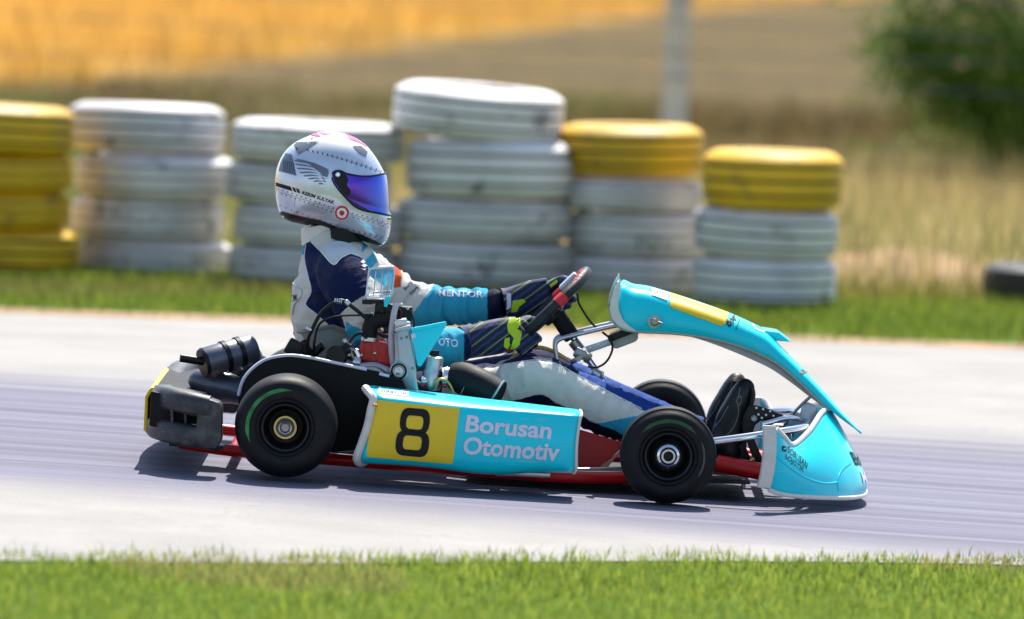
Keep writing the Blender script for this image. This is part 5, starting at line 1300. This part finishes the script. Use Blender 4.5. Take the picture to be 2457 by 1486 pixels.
def glove(phi, side, wrist, name_lbl):
    rp = rim_pt(phi) if side < 0 else (lambda q: Vector((q.x, -q.y, q.z)))(rim_pt(phi))
    out = Vector((0, side, 0)); dn = SWN; tg = SWD if True else SWD      # along the rim
    tg = (SWD * math.cos(phi) + Vector((0, -side * -1 * math.sin(phi), 0))).normalized()
    W_ = Vector(wrist); P = []
    kn = rp + out * .030 - dn * .020        # knuckle centre, outside of the rim on the driver's side
    palm_c = kn.lerp(W_, .45) + out * .006
    P.append(tube([W_ + (W_ - palm_c).normalized() * .018, W_, palm_c, kn], [.050, .046, .050, .046], 18, 5, ry=[.042, .034, .028, .021], up=Y_))
    offs = (.037, .013, -.011, -.034); lens = (1.0, 1.08, 1.02, .86)
    for o_, l_ in zip(offs, lens):
        b0 = kn + tg * o_
        pts = [b0 - dn * .012, b0 + out * .004 + dn * .010, rp + tg * o_ + out * .026 * l_ + dn * .030, rp + tg * o_ + out * .002 + dn * .036 * l_, rp + tg * o_ - out * .022 + dn * .020]
        P.append(tube(pts, [.0115, .0118, .0110, .0105, .0092], 12, 5))
    th = [palm_c - out * .004 + tg * .020, kn + tg * .045 - out * .012 - dn * .006, rp + tg * .060 - out * .012 - dn * .016, rp + tg * .078 - out * .010 + dn * .004]
    P.append(tube(th, [.017, .0150, .0130, .0105], 12, 5))
    m = remesh('glove', join(*P), .0028, 2, 0)
    g_ = obj_me('glove', m, gm_, person, True, 180, fix=False); g_['label'] = name_lbl
    return g_
g1 = glove(math.radians(-40), -1, K(1122, 822, -.215), 'glove on the near hand holding the rim')
g2_ = glove(math.radians(12), 1, K(1225, 728, .18), 'glove on the far hand')
BV_G = bvh_of(g1)
for P in ([(1222, 764), (1247, 762), (1250, 778), (1236, 774), (1240, 790), (1252, 796), (1246, 828), (1236, 838), (1224, 838), (1232, 812), (1218, 796), (1216, 782)], [(1211, 812), (1222, 810), (1222, 818), (1216, 818), (1224, 828), (1216, 838), (1208, 832), (1209, 820)]):
    poly_decal('glove_logo', P, BV_G, MATS['lime'], g1, .0016, -.17, 1.5, 5)
poly_decal('glove_patch', [(1284, 766), (1303, 770), (1302, 784), (1296, 792), (1290, 786)], BV_G, MATS['lime'], g1, .0016, -.15, 1, 5)
poly_decal('glove_cuff', [(1110, 780), (1124, 778), (1133, 855), (1120, 862)], BV_G, MATS['denim'], g1, .0016, -.2, 0, 6)
poly_decal('glove_palm', [(1212, 838), (1232, 841), (1230, 848), (1218, 849)], BV_G, MATS['decalred'], g1, .0016, -.17, 1, 5)
BV_G2 = bvh_of(g2_)
poly_decal('glove_logo', [(1230, 722), (1256, 718), (1262, 724), (1246, 736), (1240, 748), (1226, 750)], BV_G2, MATS['lime'], g2_, .0016, .15, 1.5, 5)
poly_decal('glove_patch', [(1318, 684), (1336, 671), (1340, 676), (1322, 690)], BV_G2, MATS['lime'], g2_, .0016, .15, 1, 5)
poly_decal('glove_cuff', [(1215, 706), (1226, 704), (1226, 738), (1216, 744)], BV_G2, MATS['lilac'], g2_, .0016, .18, 1, 5)

# --- shoes
def shoe(dy, sx, sy, Yc, lbl):
    q = lambda a, b, y=0: K(a + sx, b + sy, Yc + y)
    P = [tube([q(1700, 1046), q(1722, 1052), q(1744, 1056)], [.044, .045, .040], 18, 4, ry=[.040, .038, .034], up=Y_),
         tube([q(1752, 1104), q(1748, 1085), q(1744, 1050), q(1752, 1005), q(1766, 962), q(1780, 928), q(1786, 912)], [.024, .033, .044, .046, .036, .028, .016], 20, 6, ry=[.024, .032, .034, .038, .043, .038, .022], up=Y_),
         ball(q(1783, 926), .028)]
    m = remesh('shoe', join(*P), .004, 3, 0)
    s_ = obj_me('shoe', m, MATS['shoe'], person, True, 180, fix=False); s_['label'] = lbl
    pts = [q(1770, 1108), q(1778, 1085), q(1782, 1050), q(1790, 1005), q(1798, 965), q(1802, 938), q(1796, 914)]
    pp('sole', tube(pts, [.007, .008, .008, .008, .008, .008, .006], 12, 5, ry=[.022, .030, .031, .034, .042, .038, .020], up=Y_), 'sole', s_)
    bv = bvh_of(s_)
    for Pn in ([(1772, 925), (1768, 945), (1763, 958), (1768, 962)], [(1728, 1048), (1748, 1030), (1760, 1012), (1768, 985), (1766, 962)], [(1768, 948), (1774, 945), (1774, 958), (1768, 968), (1766, 962)], [(1712, 1018), (1726, 1000), (1734, 985), (1744, 968)]):
        Q = []
        for a, b in [(z[0], z[1]) for z in catmull([(a, b, 0) for a, b in Pn], 5)]:
            loc, nor, i, dist = bv.ray_cast(CAM, ray(a + sx, b + sy))
            if loc is not None: Q.append(loc)
        if len(Q) > 2: pp('stitching', tube(Q, .0011, 5, 1), 'shoegrey', s_)
    for k in range(6):
        a = q(1716 + 7.5 * k, 1022 - 15 * k, 0); pp('lace', tube([a + Vector((.0, -.026, -.008)), a + Vector((-.004, 0, .010)), a + Vector((0, .026, -.008))], .0035, 6, 4), 'shoegrey' if k == 0 else 'sole', s_)
    return s_
shoe(0, 4, 6, -.12, 'shoe on the near foot'); shoe(0, -16, -8, .12, 'shoe on the far foot')
